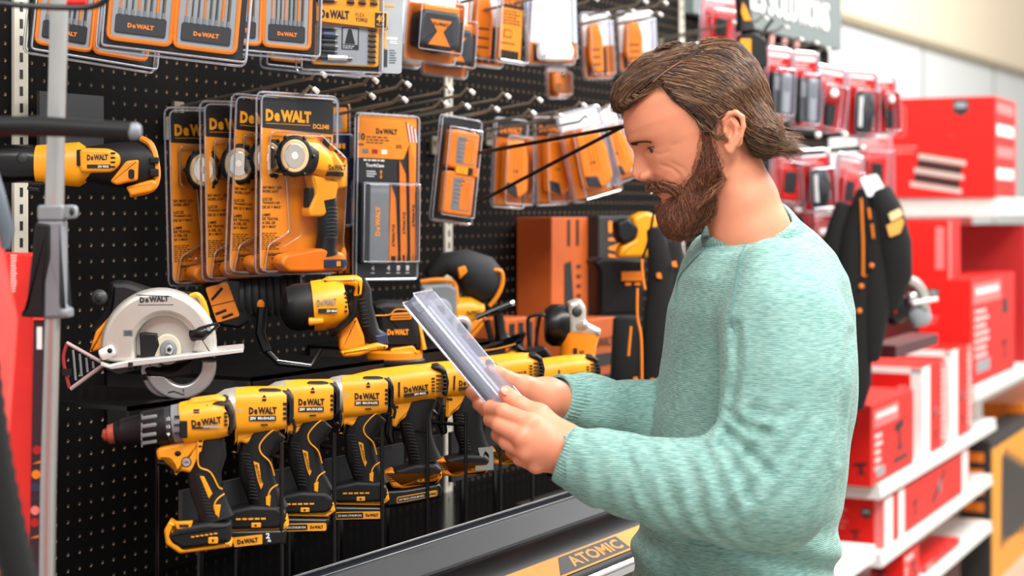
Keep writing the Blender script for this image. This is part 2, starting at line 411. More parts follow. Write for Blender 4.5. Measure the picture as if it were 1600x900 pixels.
# ================================================================ clamshell packs
def clam(root, F, poly, depth, rim=3.2, bub=None, bubdepth=None, name='clamshell'):
    """open-backed clear shell: flange, raised tray and bright rolled edges"""
    mb = MB(); prism(mb, F, poly, .5, depth, CLR, bev=min(9, depth*.45), back=False)
    q = [tuple(x) for x in inset(poly if area2(poly) > 0 else poly[::-1], min(9, depth*.45)*.45)]
    tube(mb, [(x, y, depth-min(9, depth*.45)*.2) for x, y in q], rim*.42, CLE, 6, F, closed=True)
    tube(mb, [(x, y, 1) for x, y in poly], rim*.5, CLE, 6, F, closed=True)
    if bub:
        prism(mb, F, bub, depth-1, depth+bubdepth, CLR, bev=min(14, bubdepth*.8), back=False)
        b2 = [tuple(x) for x in inset(bub if area2(bub) > 0 else bub[::-1], 4)]
        tube(mb, [(x, y, depth+bubdepth-1.5) for x, y in b2], 1.0, CLE, 6, F, closed=True)
    return mb.build(name, root, ang=50, label='clear plastic clamshell')
def card(root, F, w, h, m, band=None, r=8, fn=None, name='card', o=1.5, a0=0, b0=0):
    mb = MB(); prism(mb, F, rect(a0, b0, a0+w, b0+h, r), 0, o, m)
    if band: flat(mb, F, rect(a0+.5, b0+band[0], a0+w-.5, b0+band[1]), o+.4, INKG if len(band) < 3 else band[2])
    if fn: fn(mb)
    return mb.build(name, root, smooth=False)
# ---- four work light packs on one hook
def torch_pack(F, label):
    w, h = 158, 287
    root = thing('work_light_pack', label, 'tool pack', F.pt(w/2, h, 0), 'work light packs sharing one hook')
    def pr(mb):
        logo(mb, F, 49+12, 36, 88, 19, 2.6, YLC, 0); tube(mb, [(18, 49, 2), (104, 49, 2)], .5, YLC, 4, F)
        text(mb, F, 'DCL040', 125, 50, 32, 8, 2.6, YLC, 0, .03)
        box(mb, F, 118, 66, 146, 82, 1.5, 2.2, INK); text(mb, F, 'LED', 132, 74, 24, 12, 2.8, YLC, 0, .03)
        box(mb, F, 118, 84, 146, 106, 1.5, 2.2, INK); prism(mb, F, [(132+9*math.cos(t), 102-9*math.sin(t)) for t in np.linspace(0, math.pi, 10)], 2, 2.8, YLC)
        for k in range(5):
            t = math.pi*(.14+.18*k); tube(mb, [(132+11*math.cos(t), 102-11*math.sin(t), 2.6), (132+15*math.cos(t), 102-15*math.sin(t), 2.6)], .5, YLC, 4, F)
        y = 150
        for s in ('20V MAX* LED', 'WORK LIGHT', '', 'LUZ DE', 'TRABAJO LED', 'DE 20 V MAX*', '', 'LAMPE', 'DE TRAVAIL', 'A DEL DE', '20 V MAX*'):
            if s: text(mb, F, s, 12+len(s)*1.55, y, len(s)*3.1, 4.6, 2.4, INK, 0, .02)
            y += 6.2
        rows(mb, F, 12, 222, 36, 9, 3.1, 1.2, 2.2, INK, 3)
        for i, s in enumerate(('GUARANTEED', 'TOUGH.')): text(mb, F, s, 38 if i == 0 else 42, 256+i*7, 34 if i == 0 else 26, 5, 2.4, INK, 0, .04)
    mb = MB(); prism(mb, F, rect(8, 8, w-8, h-8, 9), 0, 1.5, ORC); flat(mb, F, rnd([(8, 56), (8, 8), (w-8, 8), (w-8, 62)], 4), 1.9, INKG)
    pr(mb); mb.build('card', root, smooth=False, label='orange printed card with a black header')
    # the lamp
    G = F.sub(0, 0, 24)
    L = thing('work_light', None, None, F.pt(80, 200, 10)); L.parent = root; L.location = Vector(F.pt(80, 200, 10))-root.location
    class R: pass
    def bld(mb, name, par=None, **k):
        o = mb.build(name, root, **k); return o
    bpy.data.objects.remove(L)
    m = MB(); loft(m, G, [(64, 98, 10, 26, 18), (84, 100, 8, 27, 20), (104, 108, 4, 24, 20), (128, 122, 0, 20, 16)], YEL, 24)
    loft(m, G, [(118, 105, 2, 20, 17), (140, 125, 0, 19, 16), (144, 146, 0, 15, 14)], YEL, 20, dome=5)
    prism(m, G, rnd([(82, 128), (140, 140), (128, 176), (108, 196), (80, 196), (78, 186), (92, 160)], 6), -12, 12, YEL, 4, backbev=True)
    logo(m, G, 124, 117, 34, 9, 24, INK, 0)
    box(m, G, 108, 124, 140, 131, 14, 20, INK)
    lamp = bld(m, 'lamp_body', label='yellow plastic lamp body')
    H = G.sub(42, 101, 22, yaw=-34); cc = lambda ra, rb: [(ra*math.cos(t), rb*math.sin(t)) for t in np.linspace(0, 2*math.pi, 28, endpoint=False)]
    m = MB(); loft(m, G, [(52, 101, 8, 29, 22), (70, 102, 8, 28, 22), (84, 104, 8, 26, 21)], BLK, 28); prism(m, H, cc(29, 33), -20, 1, BLK, 5)
    for t in range(6): ell(m, H, (29*math.cos(t*1.05), 32*math.sin(t*1.05), -6), (4, 4, 9), BLK, 8, 6)
    m.build('bezel', root, parent=lamp, label='black rubber lamp bezel')
    m = MB(); prism(m, H, cc(22, 26), 0, 3, mat('lens_cream', (222, 186, 140), .2), 1.5); prism(m, H, cc(16, 20), 2, 3.6, LENS, 1); prism(m, H, cc(5, 6), 3, 4.4, mat('led_core', (250, 232, 214), .2), 1)
    m.build('reflector', root, parent=lamp)
    m = MB(); loft(m, G, [(118, 168, 0, 17, 15), (122, 190, 0, 16, 14), (124, 220, 0, 17, 14), (120, 248, 0, 17, 14), (122, 258, 0, 22, 16)], BLK, 20, 2.4)
    for k in range(9): tube(m, [(112, 182+k*6, 13), (122, 181+k*6, 15), (134, 182+k*6, 11)], .9, DGR, 5, G)
    m.build('grip', root, label='black ribbed rubber grip')
    m = MB(); box(m, G, 80, 150, 92, 184, -6, 8, BLK2, 2, 3); m.build('trigger', root)
    m = MB(); prism(m, G, rnd([(30, 256), (60, 252), (100, 246), (148, 254), (154, 272), (148, 284), (40, 284), (24, 270)], 7), -16, 14, OR2, 5, backbev=True); m.build('battery_shoe', root, label='orange battery shoe')
    m = MB(); box(m, G, 106, 264, 150, 278, 10, 18, NAVY, 2, 3); box(m, G, 128, 267, 136, 275, 17, 19, YLC); m.build('latch', root)
    bub = rnd([(22, 62), (100, 62), (152, 100), (152, 150), (146, 240), (158-6, 250), (158-6, 284), (12, 284), (20, 240), (60, 220), (52, 130), (22, 126)], 8)
    mb = MB(); prism(mb, F, rect(0, 0, w, h, 12), .5, 9, CLR, bev=4, back=False)
    tube(mb, [(x, y, 8.5) for x, y in rect(5, 5, w-5, h-5, 11)], 1.6, CLE, 6, F, closed=True)
    tube(mb, [(x, y, 2) for x, y in rect(0, 0, w, h, 12)], 2.0, CLE, 6, F, closed=True)
    prism(mb, F, bub, 8, 44, CLR, bev=9, back=False); tube(mb, [(x, y, 9) for x, y in bub], 1.1, CLE, 6, F, closed=True)
    mb.build('clamshell', root, ang=50, label='clear plastic clamshell'); return root
hx = atY(497, 150, -.312)[0]
for i, (px, py, Y, lb) in enumerate(((256, 168, -.085, 'rearmost work light pack, on the far left of the row'), (311, 158, -.145, 'second work light pack from the left, behind two others'),
        (361, 146, -.195, 'third work light pack from the left, just behind the front pack'), (400, 143, -.245, 'front work light pack showing its whole lamp with black bezel and LED badge'))):
    torch_pack(Frame(px, py, Y=Y, phi=43, roll=[1.5, 1, -2.5, -.5][i]), lb)
# ---- saw blade pack (tall, orange header, three orange blades)
F = Frame(556, 178, Y=-.20, phi=38, roll=-1); Q = F.P
w = F.P([(651, 186)])[0][0]; h = F.P([(556, 436)])[0][1]
root = thing('saw_blade_pack', 'tall reciprocating saw blade pack with orange header and three orange blades', 'tool pack', F.pt(w/2, h, 0))
sx = w/98.0; X = lambda px: (px-554)*sx
Y_ = lambda py: (py-178)*h/258
mb = MB(); prism(mb, F, rect(0, 0, w, h, 8), 0, 2, INKG); flat(mb, F, rnd([(2, 2), (w-2, 2), (w-2, Y_(300)), (X(640), Y_(220)), (X(630), Y_(246)), (2, Y_(246))], 3), 2.6, ORC)
logo(mb, F, X(602), Y_(203), 34*sx, 10, 3, INK); text(mb, F, '10', X(562), Y_(213), 11*sx, 13, 3, INK, 0, .04); rows(mb, F, X(570), Y_(212), 36*sx, 3, 5, 2, 3, INK, 5)
text(mb, F, '30%', X(622), Y_(226), 10*sx, 7, 3, INK, 0, .02); rows(mb, F, X(556), Y_(224), 13*sx, 1, 4, 3, 3, INK, 8)
for x, c in ((568, GRY), (583, RED2), (598, WHT)): box(mb, F, X(x-4), Y_(232), X(x+5), Y_(239), 2.6, 3, c)
for k in range(6): flat(mb, F, [(X(632+k*3), Y_(186+k*2)), (X(634+k*3), Y_(186+k*2)), (X(640+k*2.4), Y_(218)), (X(638+k*2.4), Y_(218))], 3, RED2 if k % 2 == 0 else WHT)
text(mb, F, 'ToughCase', X(584), Y_(258), 29*sx, 8, 3, WHT, 0, .04); rows(mb, F, X(566), Y_(248), 38*sx, 1, 4, 3, 3, WHT, 9); rows(mb, F, X(571), Y_(266), 17*sx, 3, 4.2, 2.2, 3, WHT, 11)
prism(mb, F, [(X(594), Y_(264)), (X(596.5), Y_(268)), (X(591.5), Y_(268))], 2, 3, ORC); prism(mb, F, [(X(594), Y_(278)), (X(596.5), Y_(274)), (X(591.5), Y_(274))], 2, 3, ORC); box(mb, F, X(593.4), Y_(267), X(594.6), Y_(275), 2, 3, ORC)
for x, s in ((583, '4'), (608, '4'), (624, '1'), (639, '1')): text(mb, F, s, X(x), Y_(419), 5*sx, 9, 3, WHT, 0, .03); rows(mb, F, X(x-3), Y_(426), 6*sx, 1, 3, 1.5, 3, WHT, 2)
mb.build('card', root, smooth=False)
def blade(x0, x1, x2, x3, y0, y1, tooth=1):
    mb = MB(); a = [(X(x0), Y_(y1-14))]; nT = int((y1-y0)/4.4)
    for k in range(nT+1):
        t = k/nT; xx = X(x0)+(X(x1)-X(x0))*t; yy = Y_(y1-14)+(Y_(y0+6)-Y_(y1-14))*t
        a += [(xx-.0, yy), (xx+1.6, yy-1.6)]
    a += [(X(x1)+1, Y_(y0)), (X(x2), Y_(y0+22)), (X(x3), Y_(y1-14)), (X(x3)-2, Y_(y1)), (X(x3)-4, Y_(y1)), (X(x3)-5, Y_(y1-10)), (X(x0)+5, Y_(y1-10)), (X(x0)+5, Y_(y1)), (X(x0)+2, Y_(y1))]
    prism(mb, F, a, 5, 7, OR2)
    return mb
for i, g in enumerate(((606, 607, 616, 621, 286, 410), (625, 621, 632, 636, 248, 408), (641, 636, 646, 650, 224, 408))):
    mb = blade(*g); cx = (X(g[0])+X(g[3]))/2
    logo(mb, F, cx-.5, Y_((g[4]+g[5])/2+20), 40, 5.5, 7.4, INK, 90); mb.build('saw_blade', root, smooth=False)
mb = MB(); box(mb, F, X(559), Y_(284), X(572), Y_(412), 3, 14, DGR, 2, 4); box(mb, F, X(573), Y_(286), X(604), Y_(412), 3, 12, GRY, 2, 4); logo(mb, F, X(585), Y_(345), 52, 10, 12.5, ORC, 270); mb.build('blade_case', root, label='grey hard case seen through the plastic')
clam(root, F, rect(-2, -2, w+3, h+2, 9), 9, bub=rect(X(557), Y_(282), X(652), Y_(412), 6), bubdepth=12)
# blades half hidden behind the lamp packs
F = Frame(512, 330, Y=-.12, phi=38)
root = thing('saw_blade_card', 'orange saw blade card below the small bit set pack', 'tool pack', F.pt(28, 120, 0))
mb = MB(); prism(mb, F, rect(0, 0, 62, 118, 4), 0, 2, INKG); flat(mb, F, rect(0, 0, 62, 24), 2.4, OR2); mb.build('card', root, smooth=False)
for k in range(4): mb = MB(); a = 4+k*14.5; prism(mb, F, [(a, 8), (a+9, 22), (a+10, 112), (a+2, 112), (a, 100)], 4, 6, OR2); logo(mb, F, a+5, 62, 26, 4.5, 6.3, INK, 90); mb.build('saw_blade', root, smooth=False)
clam(root, F, rect(-3, -3, 65, 122, 6), 8)
# small bit set
F = Frame(503, 165, Y=-.15, phi=36); root = thing('bit_set_pack', 'small dark blue screwdriver bit set behind the front work light pack', 'tool pack', F.pt(30, 200, 0))
mb = MB(); prism(mb, F, rect(2, 2, 50, 96, 4), 0, 2, ORC); box(mb, F, 8, 14, 40, 40, 2, 2.6, GRC); box(mb, F, -6, 46, 56, 205, 0, 4, NAVY); mb.build('card', root, smooth=False)
for r_, (y0, y1) in enumerate(((66, 110), (162, 196))):
    for k in range(5): mb = MB(); tube(mb, [(4+k*8.5, y0, 8), (4+k*8.5, y1, 8)], 2.4, INKG if r_ == 0 else YLC, 6, F); box(mb, F, 1+k*8.5, y0, 7+k*8.5, y0+9, 8, 11, YLC); mb.build('driver_bit', root)
mb = MB(); box(mb, F, 42, 90, 66, 130, 4, 14, NAVY, 3, 3); mb.build('case_latch', root)
clam(root, F, rect(-8, 48, 60, 212, 9), 12)
mb = MB(); prism(mb, F, rect(-4, -6, 54, 100, 8), .5, 7, CLR, 3, back=False); tube(mb, [(x, y, 4) for x, y in rect(-4, -6, 54, 100, 8)], 1.4, CLE, 6, F, closed=True); mb.build('header_shell', root, ang=50)
# ---- orange two window case
F = Frame(690, 182, Y=-.22, phi=34, roll=-7); root = thing('bit_case_pack', 'orange two-window drill bit case hanging in a narrow clamshell', 'tool pack', F.pt(45, 190, 0))
mb = MB(); prism(mb, F, rect(0, 0, 84, 192, 8), 0, 2, INKG); mb.build('card', root, smooth=False)
mb = MB()
for (a0, b0, a1, b1) in ((12, 22, 78, 94), (12, 100, 78, 182)):
    box(mb, F, a0, b0, a1, b1, 2, 20, OR2, 5, 8); box(mb, F, a0+16, b0+11, a1-8, b1-9, 19, 20.6, GRY, .5, 4); box(mb, F, a0+34, b0+13, a1-10, b1-11, 20, 21.2, OR2, .5, 4)
    for k in range(6): tube(mb, [(a0+20, b0+17+k*8, 21), (a0+40-k*2, b0+17+k*8, 21)], 1.2, STL, 6, F)
box(mb, F, 30, 90, 60, 104, 18, 23, YLC, 1, 2); box(mb, F, 56, 90, 66, 104, 18, 23.4, INK, 1, 2); box(mb, F, 68, 88, 80, 106, 14, 24, OR2, 2, 3)
mb.build('bit_case', root, label='orange plastic case with two clear windows')
clam(root, F, rect(-4, -4, 88, 196, 8), 9, bub=rect(4, 14, 84, 188, 6), bubdepth=16)
# ---- five clamshells with orange tool bodies, right of the bit case
def body_pack(F, w, h, label, shade=0, head=True):
    root = thing('battery_tool_pack', label, 'tool pack', F.pt(w/2, h, 0), 'orange tools in tilted clamshells')
    mb = MB(); prism(mb, F, rect(6, 4, w-6, h-6, 6), 0, 1.5, OR2)
    flat(mb, F, rect(6, 4, w-6, 40, 3), 1.9, INKG if not shade else WHC)
    if not shade: logo(mb, F, w/2, 24, w*.66, 15, 2.4, OR2)
    else: flat(mb, F, [(w*.5, 38), (w-7, 38), (w-7, h-14), (w*.82, h-14)], 1.95, WHC)  # white panel paints overhead lamp glare on the clamshell into the card
    mb.build('card', root, smooth=False)
    G = F.sub(w*.5, h*.56, 16)
    m = MB(); prism(m, G, rnd([(-w*.3, -h*.30), (w*.22, -h*.32), (w*.34, -h*.1), (w*.36, h*.25), (w*.1, h*.34), (-w*.32, h*.3)], 9), -13, 14, OR2, 6, backbev=True)
    for k in range(3): box(m, G, -w*.1+k*9, -h*.27, -w*.1+k*9+4, h*.12, 12, 16, YEL2, 1, 1)
    box(m, G, -w*.12, h*.02, w*.02, h*.05, 13, 15, INK)
    m.build('tool_body', root, label='orange tool body')
    m = MB(); prism(m, G, rnd([(-w*.3, h*.16), (-w*.02, h*.19), (w*.04, h*.33), (-w*.28, h*.28)], 4), 2, 17, DGR, 3); m.build('foot', root)
    clam(root, F, rect(0, 0, w, h, 10), 8, bub=rnd([(6, 34), (w-8, 34), (w-3, h*.6), (w-4, h-3), (4, h-3), (2, h*.6)], 8), bubdepth=34); return root
for i, a in enumerate(((772, 183, -.14, 88, 186, 38, -3, 0, 'leftmost tilted clamshell with orange tool, dark header'), (832, 183, -.17, 92, 188, 38, 2, 0, 'second tilted clamshell with orange tool, between two others'),
        (868, 180, -.23, 108, 192, 30, 14, 1, 'tilted clamshell with card whitened as glare, hanging furthest into the aisle'), (905, 182, -.24, 92, 168, 24, 20, 1, 'clamshell with card whitened as glare, nearest the man'))):
    body_pack(Frame(a[0], a[1], Y=a[2], phi=a[5], roll=a[6]), a[3], a[4], a[8], a[7])
# black straps hanging between the packs and the man's forehead
for i, (p, q, lb) in enumerate((((742, 240, 3.2), (975, 197, 2.95), 'upper thin black rod crossing the orange packs'), ((745, 317, 3.2), (975, 197, 2.95), 'lower thin black rod slanting across the orange packs'))):
    mb = MB(); A, B = at(*p), at(*q); tube(mb, [A, (A+B)/2, B], .0036, BLK2, 8); tube(mb, [B, B+(B-A)*.015], .005, STL, 8)
    o = mb.build('fishing_rod' if False else 'black_rod'); tag(o, lb, 'rod', 'thin black rods in front of the orange packs')
# ================================================================ top row of packs
def bitcase(F, w, h, label, cases, bits=8, band=False):
    root = thing('drill_bit_pack', label, 'tool pack', F.pt(w/2, h, 0), 'drill bit packs in the top row')
    mb = MB(); prism(mb, F, rect(5, 5, w-5, h-5, 6), 0, 1.5, INKG); mb.build('card', root, smooth=False)
    cw = (w-26)/cases
    for c in range(cases):
        a0 = 13+c*cw; a1 = a0+cw-5; b0 = 10; b1 = h-16
        m = MB(); R0 = rect(a0, b0, a1, b1, 9); prism(m, F, R0, 1.5, 9, GRC if True else GRY, 2)
        tube(m, [(x, y, 10) for x, y in R0], 3.2, OR2, 6, F, closed=True)
        box(m, F, a0+8, b1-34, a1-8, b1-9, 9, 12, DGR, 1, 3); logo(m, F, (a0+a1)/2, b1-20, cw*.4, 6.5, 12.5, OR2)
        cs = m.build('bit_case', root, label='orange rimmed grey bit case')
        n = max(3, int(bits)); m = MB()
        for k in range(n):
            x = a0+13+(cw-31)*k/(n-1); tube(m, [(x, b1-34, 11), (x, b0+18+k*3, 11)], 1.0+k*.16, BIT if k % 3 else OR2, 6, F); box(m, F, x-1.8, b1-42, x+1.8, b1-34, 10, 13, GRY)
        m.build('drill_bits', root, parent=cs)
    clam(root, F, rect(0, 0, w, h, 10), 22, 4); return root
bitcase(Frame(58, -130, Y=-.12, phi=36, roll=-6), 200, 196, 'drill bit pack at the top left behind the silver pole', 2)
bitcase(Frame(168, -130, Y=-.30, phi=22, roll=-5), 205, 180, 'double drill bit case pack in front, second from the left at the top', 2)
bitcase(Frame(322, -110, Y=-.22, phi=30, roll=-2), 190, 186, 'drill bit case pack left of the yellow banded bit set', 2)
bitcase(Frame(414, -60, Y=-.13, phi=30, roll=-3), 190, 180, 'drill bit pack mostly hidden behind the yellow banded bit set', 2)
# forty piece bit set
F = Frame(464, -60, Y=-.28, phi=20, roll=-1); root = thing('screwdriver_bit_set', 'clamshell bit set with yellow FLEX TORQ band and 40 badge', 'tool pack', F.pt(80, 180, 0))
q = F.P; c0 = q([(466, 0), (600, 118)])
A = lambda px: q([(px, 60)])[0][0]; B = lambda py: q([(530, py)])[0][1]
mb = MB(); prism(mb, F, rect(A(470), B(-50), A(628), B(111), 6), 0, 2, GRC); flat(mb, F, rect(A(470), B(-50), A(592), B(111)), 2.4, INK); mb.build('card', root, smooth=False)
mb = MB(); box(mb, F, A(486), B(-45), A(590), B(103), 2, 10, YEL, 2, 6); box(mb, F, A(500), B(40), A(574), B(101), 9.8, 10.6, GRC, 0, 3)
box(mb, F, A(531), B(43), A(558), B(78), 10, 11.2, INKG); box(mb, F, A(533), B(45), A(556), B(70), 11, 11.6, GRC); prism(mb, F, [(A(541), B(46)), (A(546), B(46)), (A(552), B(69)), (A(536), B(69))], 11, 12.4, INK); rows(mb, F, A(533), B(72), A(556)-A(533), 2, 3, 1, 11.8, WHT, 3)
mb.build('bit_tray', root, label='yellow plastic bit tray')
def dbit(a, b, l, r, m2, nm='driver_bit'):
    mb = MB(); tube(mb, [(a, b, 14), (a+l*.35, b, 14)], r*.8, INKG, 8, F); tube(mb, [(a+l*.3, b, 14), (a+l*.85, b, 14)], r, m2, 8, F); tube(mb, [(a+l*.8, b, 14), (a+l, b, 14)], r*.5, BIT, 8, F); mb.build(nm, root)
for k, (y, l, r, m2) in enumerate(((47, 32, 3, INKG), (57, 34, 6, NAVY), (66, 34, 3, DGR), (75, 34, 6, DGR), (83, 34, 3, INKG), (92, 58, 5, STL))): dbit(A(492), B(y), l, r, m2)
for k in range(7): dbit(A(572), B(46+k*8.2), 14, 3, INKG)
for k in range(3):
    for j in range(3): dbit(A(538+k*18), B(-4+j*-9+8), 13, 3, INKG)
for k in range(2): dbit(A(490), B(4-k*10), 34, 3, INKG)
mb = MB(); prism(mb, F, [(A(489), B(14)), (A(601), B(17)), (A(599), B(44)), (A(489), B(37))], 18, 20.4, YEL, 1)
logo(mb, F, A(517.5), B(25.5), A(541)-A(496), 14, 20.9, INK); text(mb, F, 'FLEX', A(557), B(24), 15, 6, 20.9, INK, 0, -.0); text(mb, F, 'TORQ', A(559), B(32), 20, 7, 20.9, INK, 0, .03)
box(mb, F, A(580), B(19), A(598), B(42), 20, 20.8, INK); text(mb, F, '40', A(588.5), B(28), 13, 12, 21.3, YLC, 0, .03); text(mb, F, 'PC./P.', A(588.5), B(37.5), 12, 3.6, 21.3, YLC, 0, .02)
mb.build('title_band', root, smooth=False, label='yellow band with lettering')
mb = MB(); prism(mb, F, [(A(601), B(25)), (A(604), B(36)), (A(605), B(42)), (A(600), B(42)), (A(600), B(36))], 2, 3, DGR); box(mb, F, A(599), B(74), A(605), B(101), 2, 3, DGR); box(mb, F, A(600), B(46), A(603), B(72), 2, 3, YLC)
text(mb, F, 'EXTENDED', A(611), B(56), 20, 4.5, 3, WHT, 0, .03); rows(mb, F, A(608), B(60), 14, 2, 3, 1.4, 3, WHT, 4); rows(mb, F, A(608), B(74), 12, 6, 4, 1.3, 3, INK, 4); rows(mb, F, A(598), B(2), 24, 1, 3, 4, 3, YLC, 4); mb.build('side_print', root, smooth=False)
clam(root, F, rect(A(463), B(-58), A(596), B(117), 9), 24, 4)
# battery packs and pale packs further along
def battery_pack(F, label, w=95, h=170):
    root = thing('battery_pack', label, 'battery pack', F.pt(w/2, h, 0), 'battery packs in clamshells in the top row')
    mb = MB(); prism(mb, F, rect(0, 0, w, h, 6), 0, 1.5, OR2); flat(mb, F, rect(4, 4, w-4, h*.42), 1.9, WHC); mb.build('card', root, smooth=False)
    m = MB()
    prism(m, F, rnd([(14, h*.50), (w-14, h*.50), (w-8, h*.60), (w-8, h*.86), (w*.6, h*.92), (10, h*.86), (8, h*.60)], 6), 2, 46, DGR, 8, mfront=DGR)
    prism(m, F, rnd([(12, h*.44), (w-12, h*.44), (w-10, h*.54), (10, h*.54)], 4), 2, 42, OR2, 6); mb2 = m
    prism(m, F, [(w*.28, h*.60), (w*.72, h*.60), (w*.56, h*.72), (w*.72, h*.86), (w*.28, h*.86), (w*.44, h*.72)], 40, 47, OR2, 1); logo(m, F, w*.5, h*.645, w*.3, 6, 47.5, INK)
    m.build('battery', root, label='dark grey battery with orange cap')
    clam(root, F, rect(-3, -3, w+3, h+3, 9), 9, 3, bub=rect(3, h*.40, w-3, h*.94, 8), bubdepth=46); return root
battery_pack(Frame(642, -62, Y=-.24, phi=26, roll=-5), 'battery in clamshell right of the grey bit set card', 98, 178)
battery_pack(Frame(668, -30, Y=-.12, phi=30, roll=-4), 'lower battery in clamshell behind the first battery', 96, 182)
def white_pack(F, w, h, label, col=OR2, white_glare_to=.7, bulge=True, dark=False, name='accessory_pack'):
    root = thing(name, label, 'tool pack', F.pt(w/2, h, 0), 'mixed clamshell packs in the top row')
    mb = MB(); prism(mb, F, rect(4, 4, w-4, h-4, 6), 0, 1.5, col)
    flat(mb, F, rect(4, 4, w-4, h*white_glare_to, 3), 1.9, WHC)  # white header area enlarged, overhead glare put into the card colour
    for k in range(4): box(mb, F, w*.15+k*w*.18, h*white_glare_to+4, w*.15+k*w*.18+w*.1, h-8, 1.5, 5, INKG, 1)
    mb.build('card', root, smooth=False)
    m = MB()
    if bulge: loft(m, F, [(w*.5, h*.72, 20, w*.30, 16), (w*.52, h*.84, 20, w*.36, 18), (w*.52, h*.93, 20, w*.34, 16)], WHC, 24, 3, dome=6)
    else: prism(m, F, rnd([(w*.2, h*.2), (w*.5, h*.15), (w*.62, h*.4), (w*.6, h*.9), (w*.3, h*.92), (w*.12, h*.7)], 8), 2, 20, OR2, 6)
    if not bulge:
        for k in range(6): box(m, F, w*.22, h*(.5+k*.055), w*.5, h*(.5+k*.055)+3, 19, 21, INKG if k % 2 else YEL2)
    m.build('tool', root, label='white plastic part' if bulge else 'orange handle'); clam(root, F, rect(0, 0, w, h, 9), 9, 3, bub=rect(5, h*.12, w-5, h*.96, 8), bubdepth=26); return root
white_pack(Frame(618, -20, Y=-.14, phi=32, roll=-3), 58, 150, 'pale rounded pack between the grey bit card and the first battery', white_glare_to=.8)
# orange card with black header
F = Frame(785, -38, Y=-.22, phi=38, roll=-4); root = thing('blade_pack', 'slim orange card pack with black header in the top row', 'tool pack', F.pt(30, 160, 0))
mb = MB(); prism(mb, F, rect(0, 0, 56, 165, 4), 0, 1.5, ORC); flat(mb, F, rect(0, 34, 56, 62), 2, INKG); logo(mb, F, 28, 49, 46, 14, 2.4, OR2); rows(mb, F, 6, 68, 44, 5, 6, 2.4, 2.2, INK, 4); box(mb, F, 10, 106, 30, 122, 1.5, 2, INK); box(mb, F, 12, 108, 28, 120, 1.5, 2.5, ORC); rows(mb, F, 6, 132, 44, 1, 6, 3, 2.2, INK, 4)
for k in range(5): box(mb, F, 6+k*9, 148, 12+k*9, 166, 2, 6, INKG, 1)
mb.build('card', root, smooth=False); clam(root, F, rect(-8, -8, 72, 172, 9), 14, 4)
white_pack(Frame(728, -30, Y=-.13, phi=34, roll=-3), 96, 170, 'clear pack with orange parts left of the slim black-headed card', white_glare_to=.5, bulge=False)
white_pack(Frame(818, -28, Y=-.24, phi=26, roll=2), 110, 168, 'bright white hanging pack with round white canister', white_glare_to=.72)
white_pack(Frame(905, 20, Y=-.15, phi=26, roll=4), 76, 152, 'orange knife pack with glare-white header behind the hair', white_glare_to=.5, bulge=False, name='knife_pack')
white_pack(Frame(962, 18, Y=-.18, phi=26, roll=3), 96, 140, 'orange pack with glare-white top directly above the hair', white_glare_to=.68, bulge=False, name='knife_pack')
white_pack(Frame(852, 106, Y=-.06, phi=34, roll=2), 60, 70, 'small orange pack below the white canister', white_glare_to=.1, bulge=False)
# ================================================================ cordless drills in a row on the display
YD = -.517
class TF:
    """template traced around one tool (x right, y down, in its own millimetre-like units) set down at another place"""
    def __init__(s, F, a0, b0, dz=0): s.F = F; s.a0 = a0; s.b0 = b0; s.u = F.u; s.dz = dz
    def pt(s, a, b, o=0): return s.F.pt(a-s.a0, b-s.b0, o+s.dz)
    def sub(s, a, b, o=0, yaw=0, roll=0): return s.F.sub(a-s.a0, b-s.b0, o+s.dz, yaw, roll)
def root_at(name, label, cat, F, a, b, group=None): return thing(name, label, cat, F.pt(a, b, 0), group)
def strap(mb, F, pts, r, m, o=None): tube(mb, [(p[0], p[1], p[2] if len(p) > 2 else o) for p in bez(pts, 5)], r, m, 6, F)
dU = lambda px: dwall(px, YD)/FPX
# -- hammer drill with copper chuck (frontmost)
F = TF(Frame(328, 655, Y=YD, phi=6, unit=dU(328)), 328, 655)
r = root_at('cordless_drill', 'frontmost yellow hammer drill with black chuck and copper tip, no battery', 'drill', F, 310, 860, 'yellow cordless tools lined up on the display deck')
m = MB(); loft(m, F, [(163, 678, 0, 4, 4), (165, 678, 0, 9, 9), (171, 677, 0, 11, 11), (173, 677, 0, 15, 15), (183, 675, 0, 16, 16)], COP, 24); m2 = m.build('chuck_tip', r, label='copper coloured chuck tip')
m = MB(); loft(m, F, [(182, 675, 0, 16, 16), (190, 674, 0, 18, 18), (193, 674, 0, 21, 21), (222, 670, 0, 24, 24), (226, 669, 0, 27, 27), (262, 664, 0, 29, 29)], BLK, 28); m.build('chuck', r, label='black keyless chuck')
m = MB()
for k in range(4): 
    y = 646+k*13-0; sg = math.sin((k-1.5)/1.9)*27; o = math.sqrt(max(29**2-sg**2, 0))
    loft(m, F, [(227, 669+sg, o*.96, 3, 2), (247, 666+sg, o*.99, 3, 2)], GRY, 8, dome=2)
    tube(m, [(226, 669+sg-6, o*.95), (226, 669+sg+6, o*.95)], 1.3, GRY, 5, F)
m.build('grip_ribs', r)
m = MB(); loft(m, F, [(262, 664, 0, 28, 28), (272, 662, 0, 29, 29)], DGR, 28); loft(m, F, [(272, 662, 0, 30, 30), (288, 660, 0, 31, 31)], GRY, 28)
for k, s in enumerate(('15', '13', '9')): text(m, F, s, 267, 650+k*12, 5, 5, 29.5, WHT, -8, .02)
for k in range(3): box(m, F, 276, 645+k*13, 284, 648+k*13, 29, 32, INK)
m.build('clutch_ring', r, label='grey numbered clutch ring')
m = MB(); loft(m, F, [(286, 660, 0, 32, 31), (300, 658, 0, 33, 31), (335, 654, 0, 32, 30), (352, 651, 0, 30, 28), (358, 650, 0, 24, 24)], YEL, 28, 2.6, dome=4)
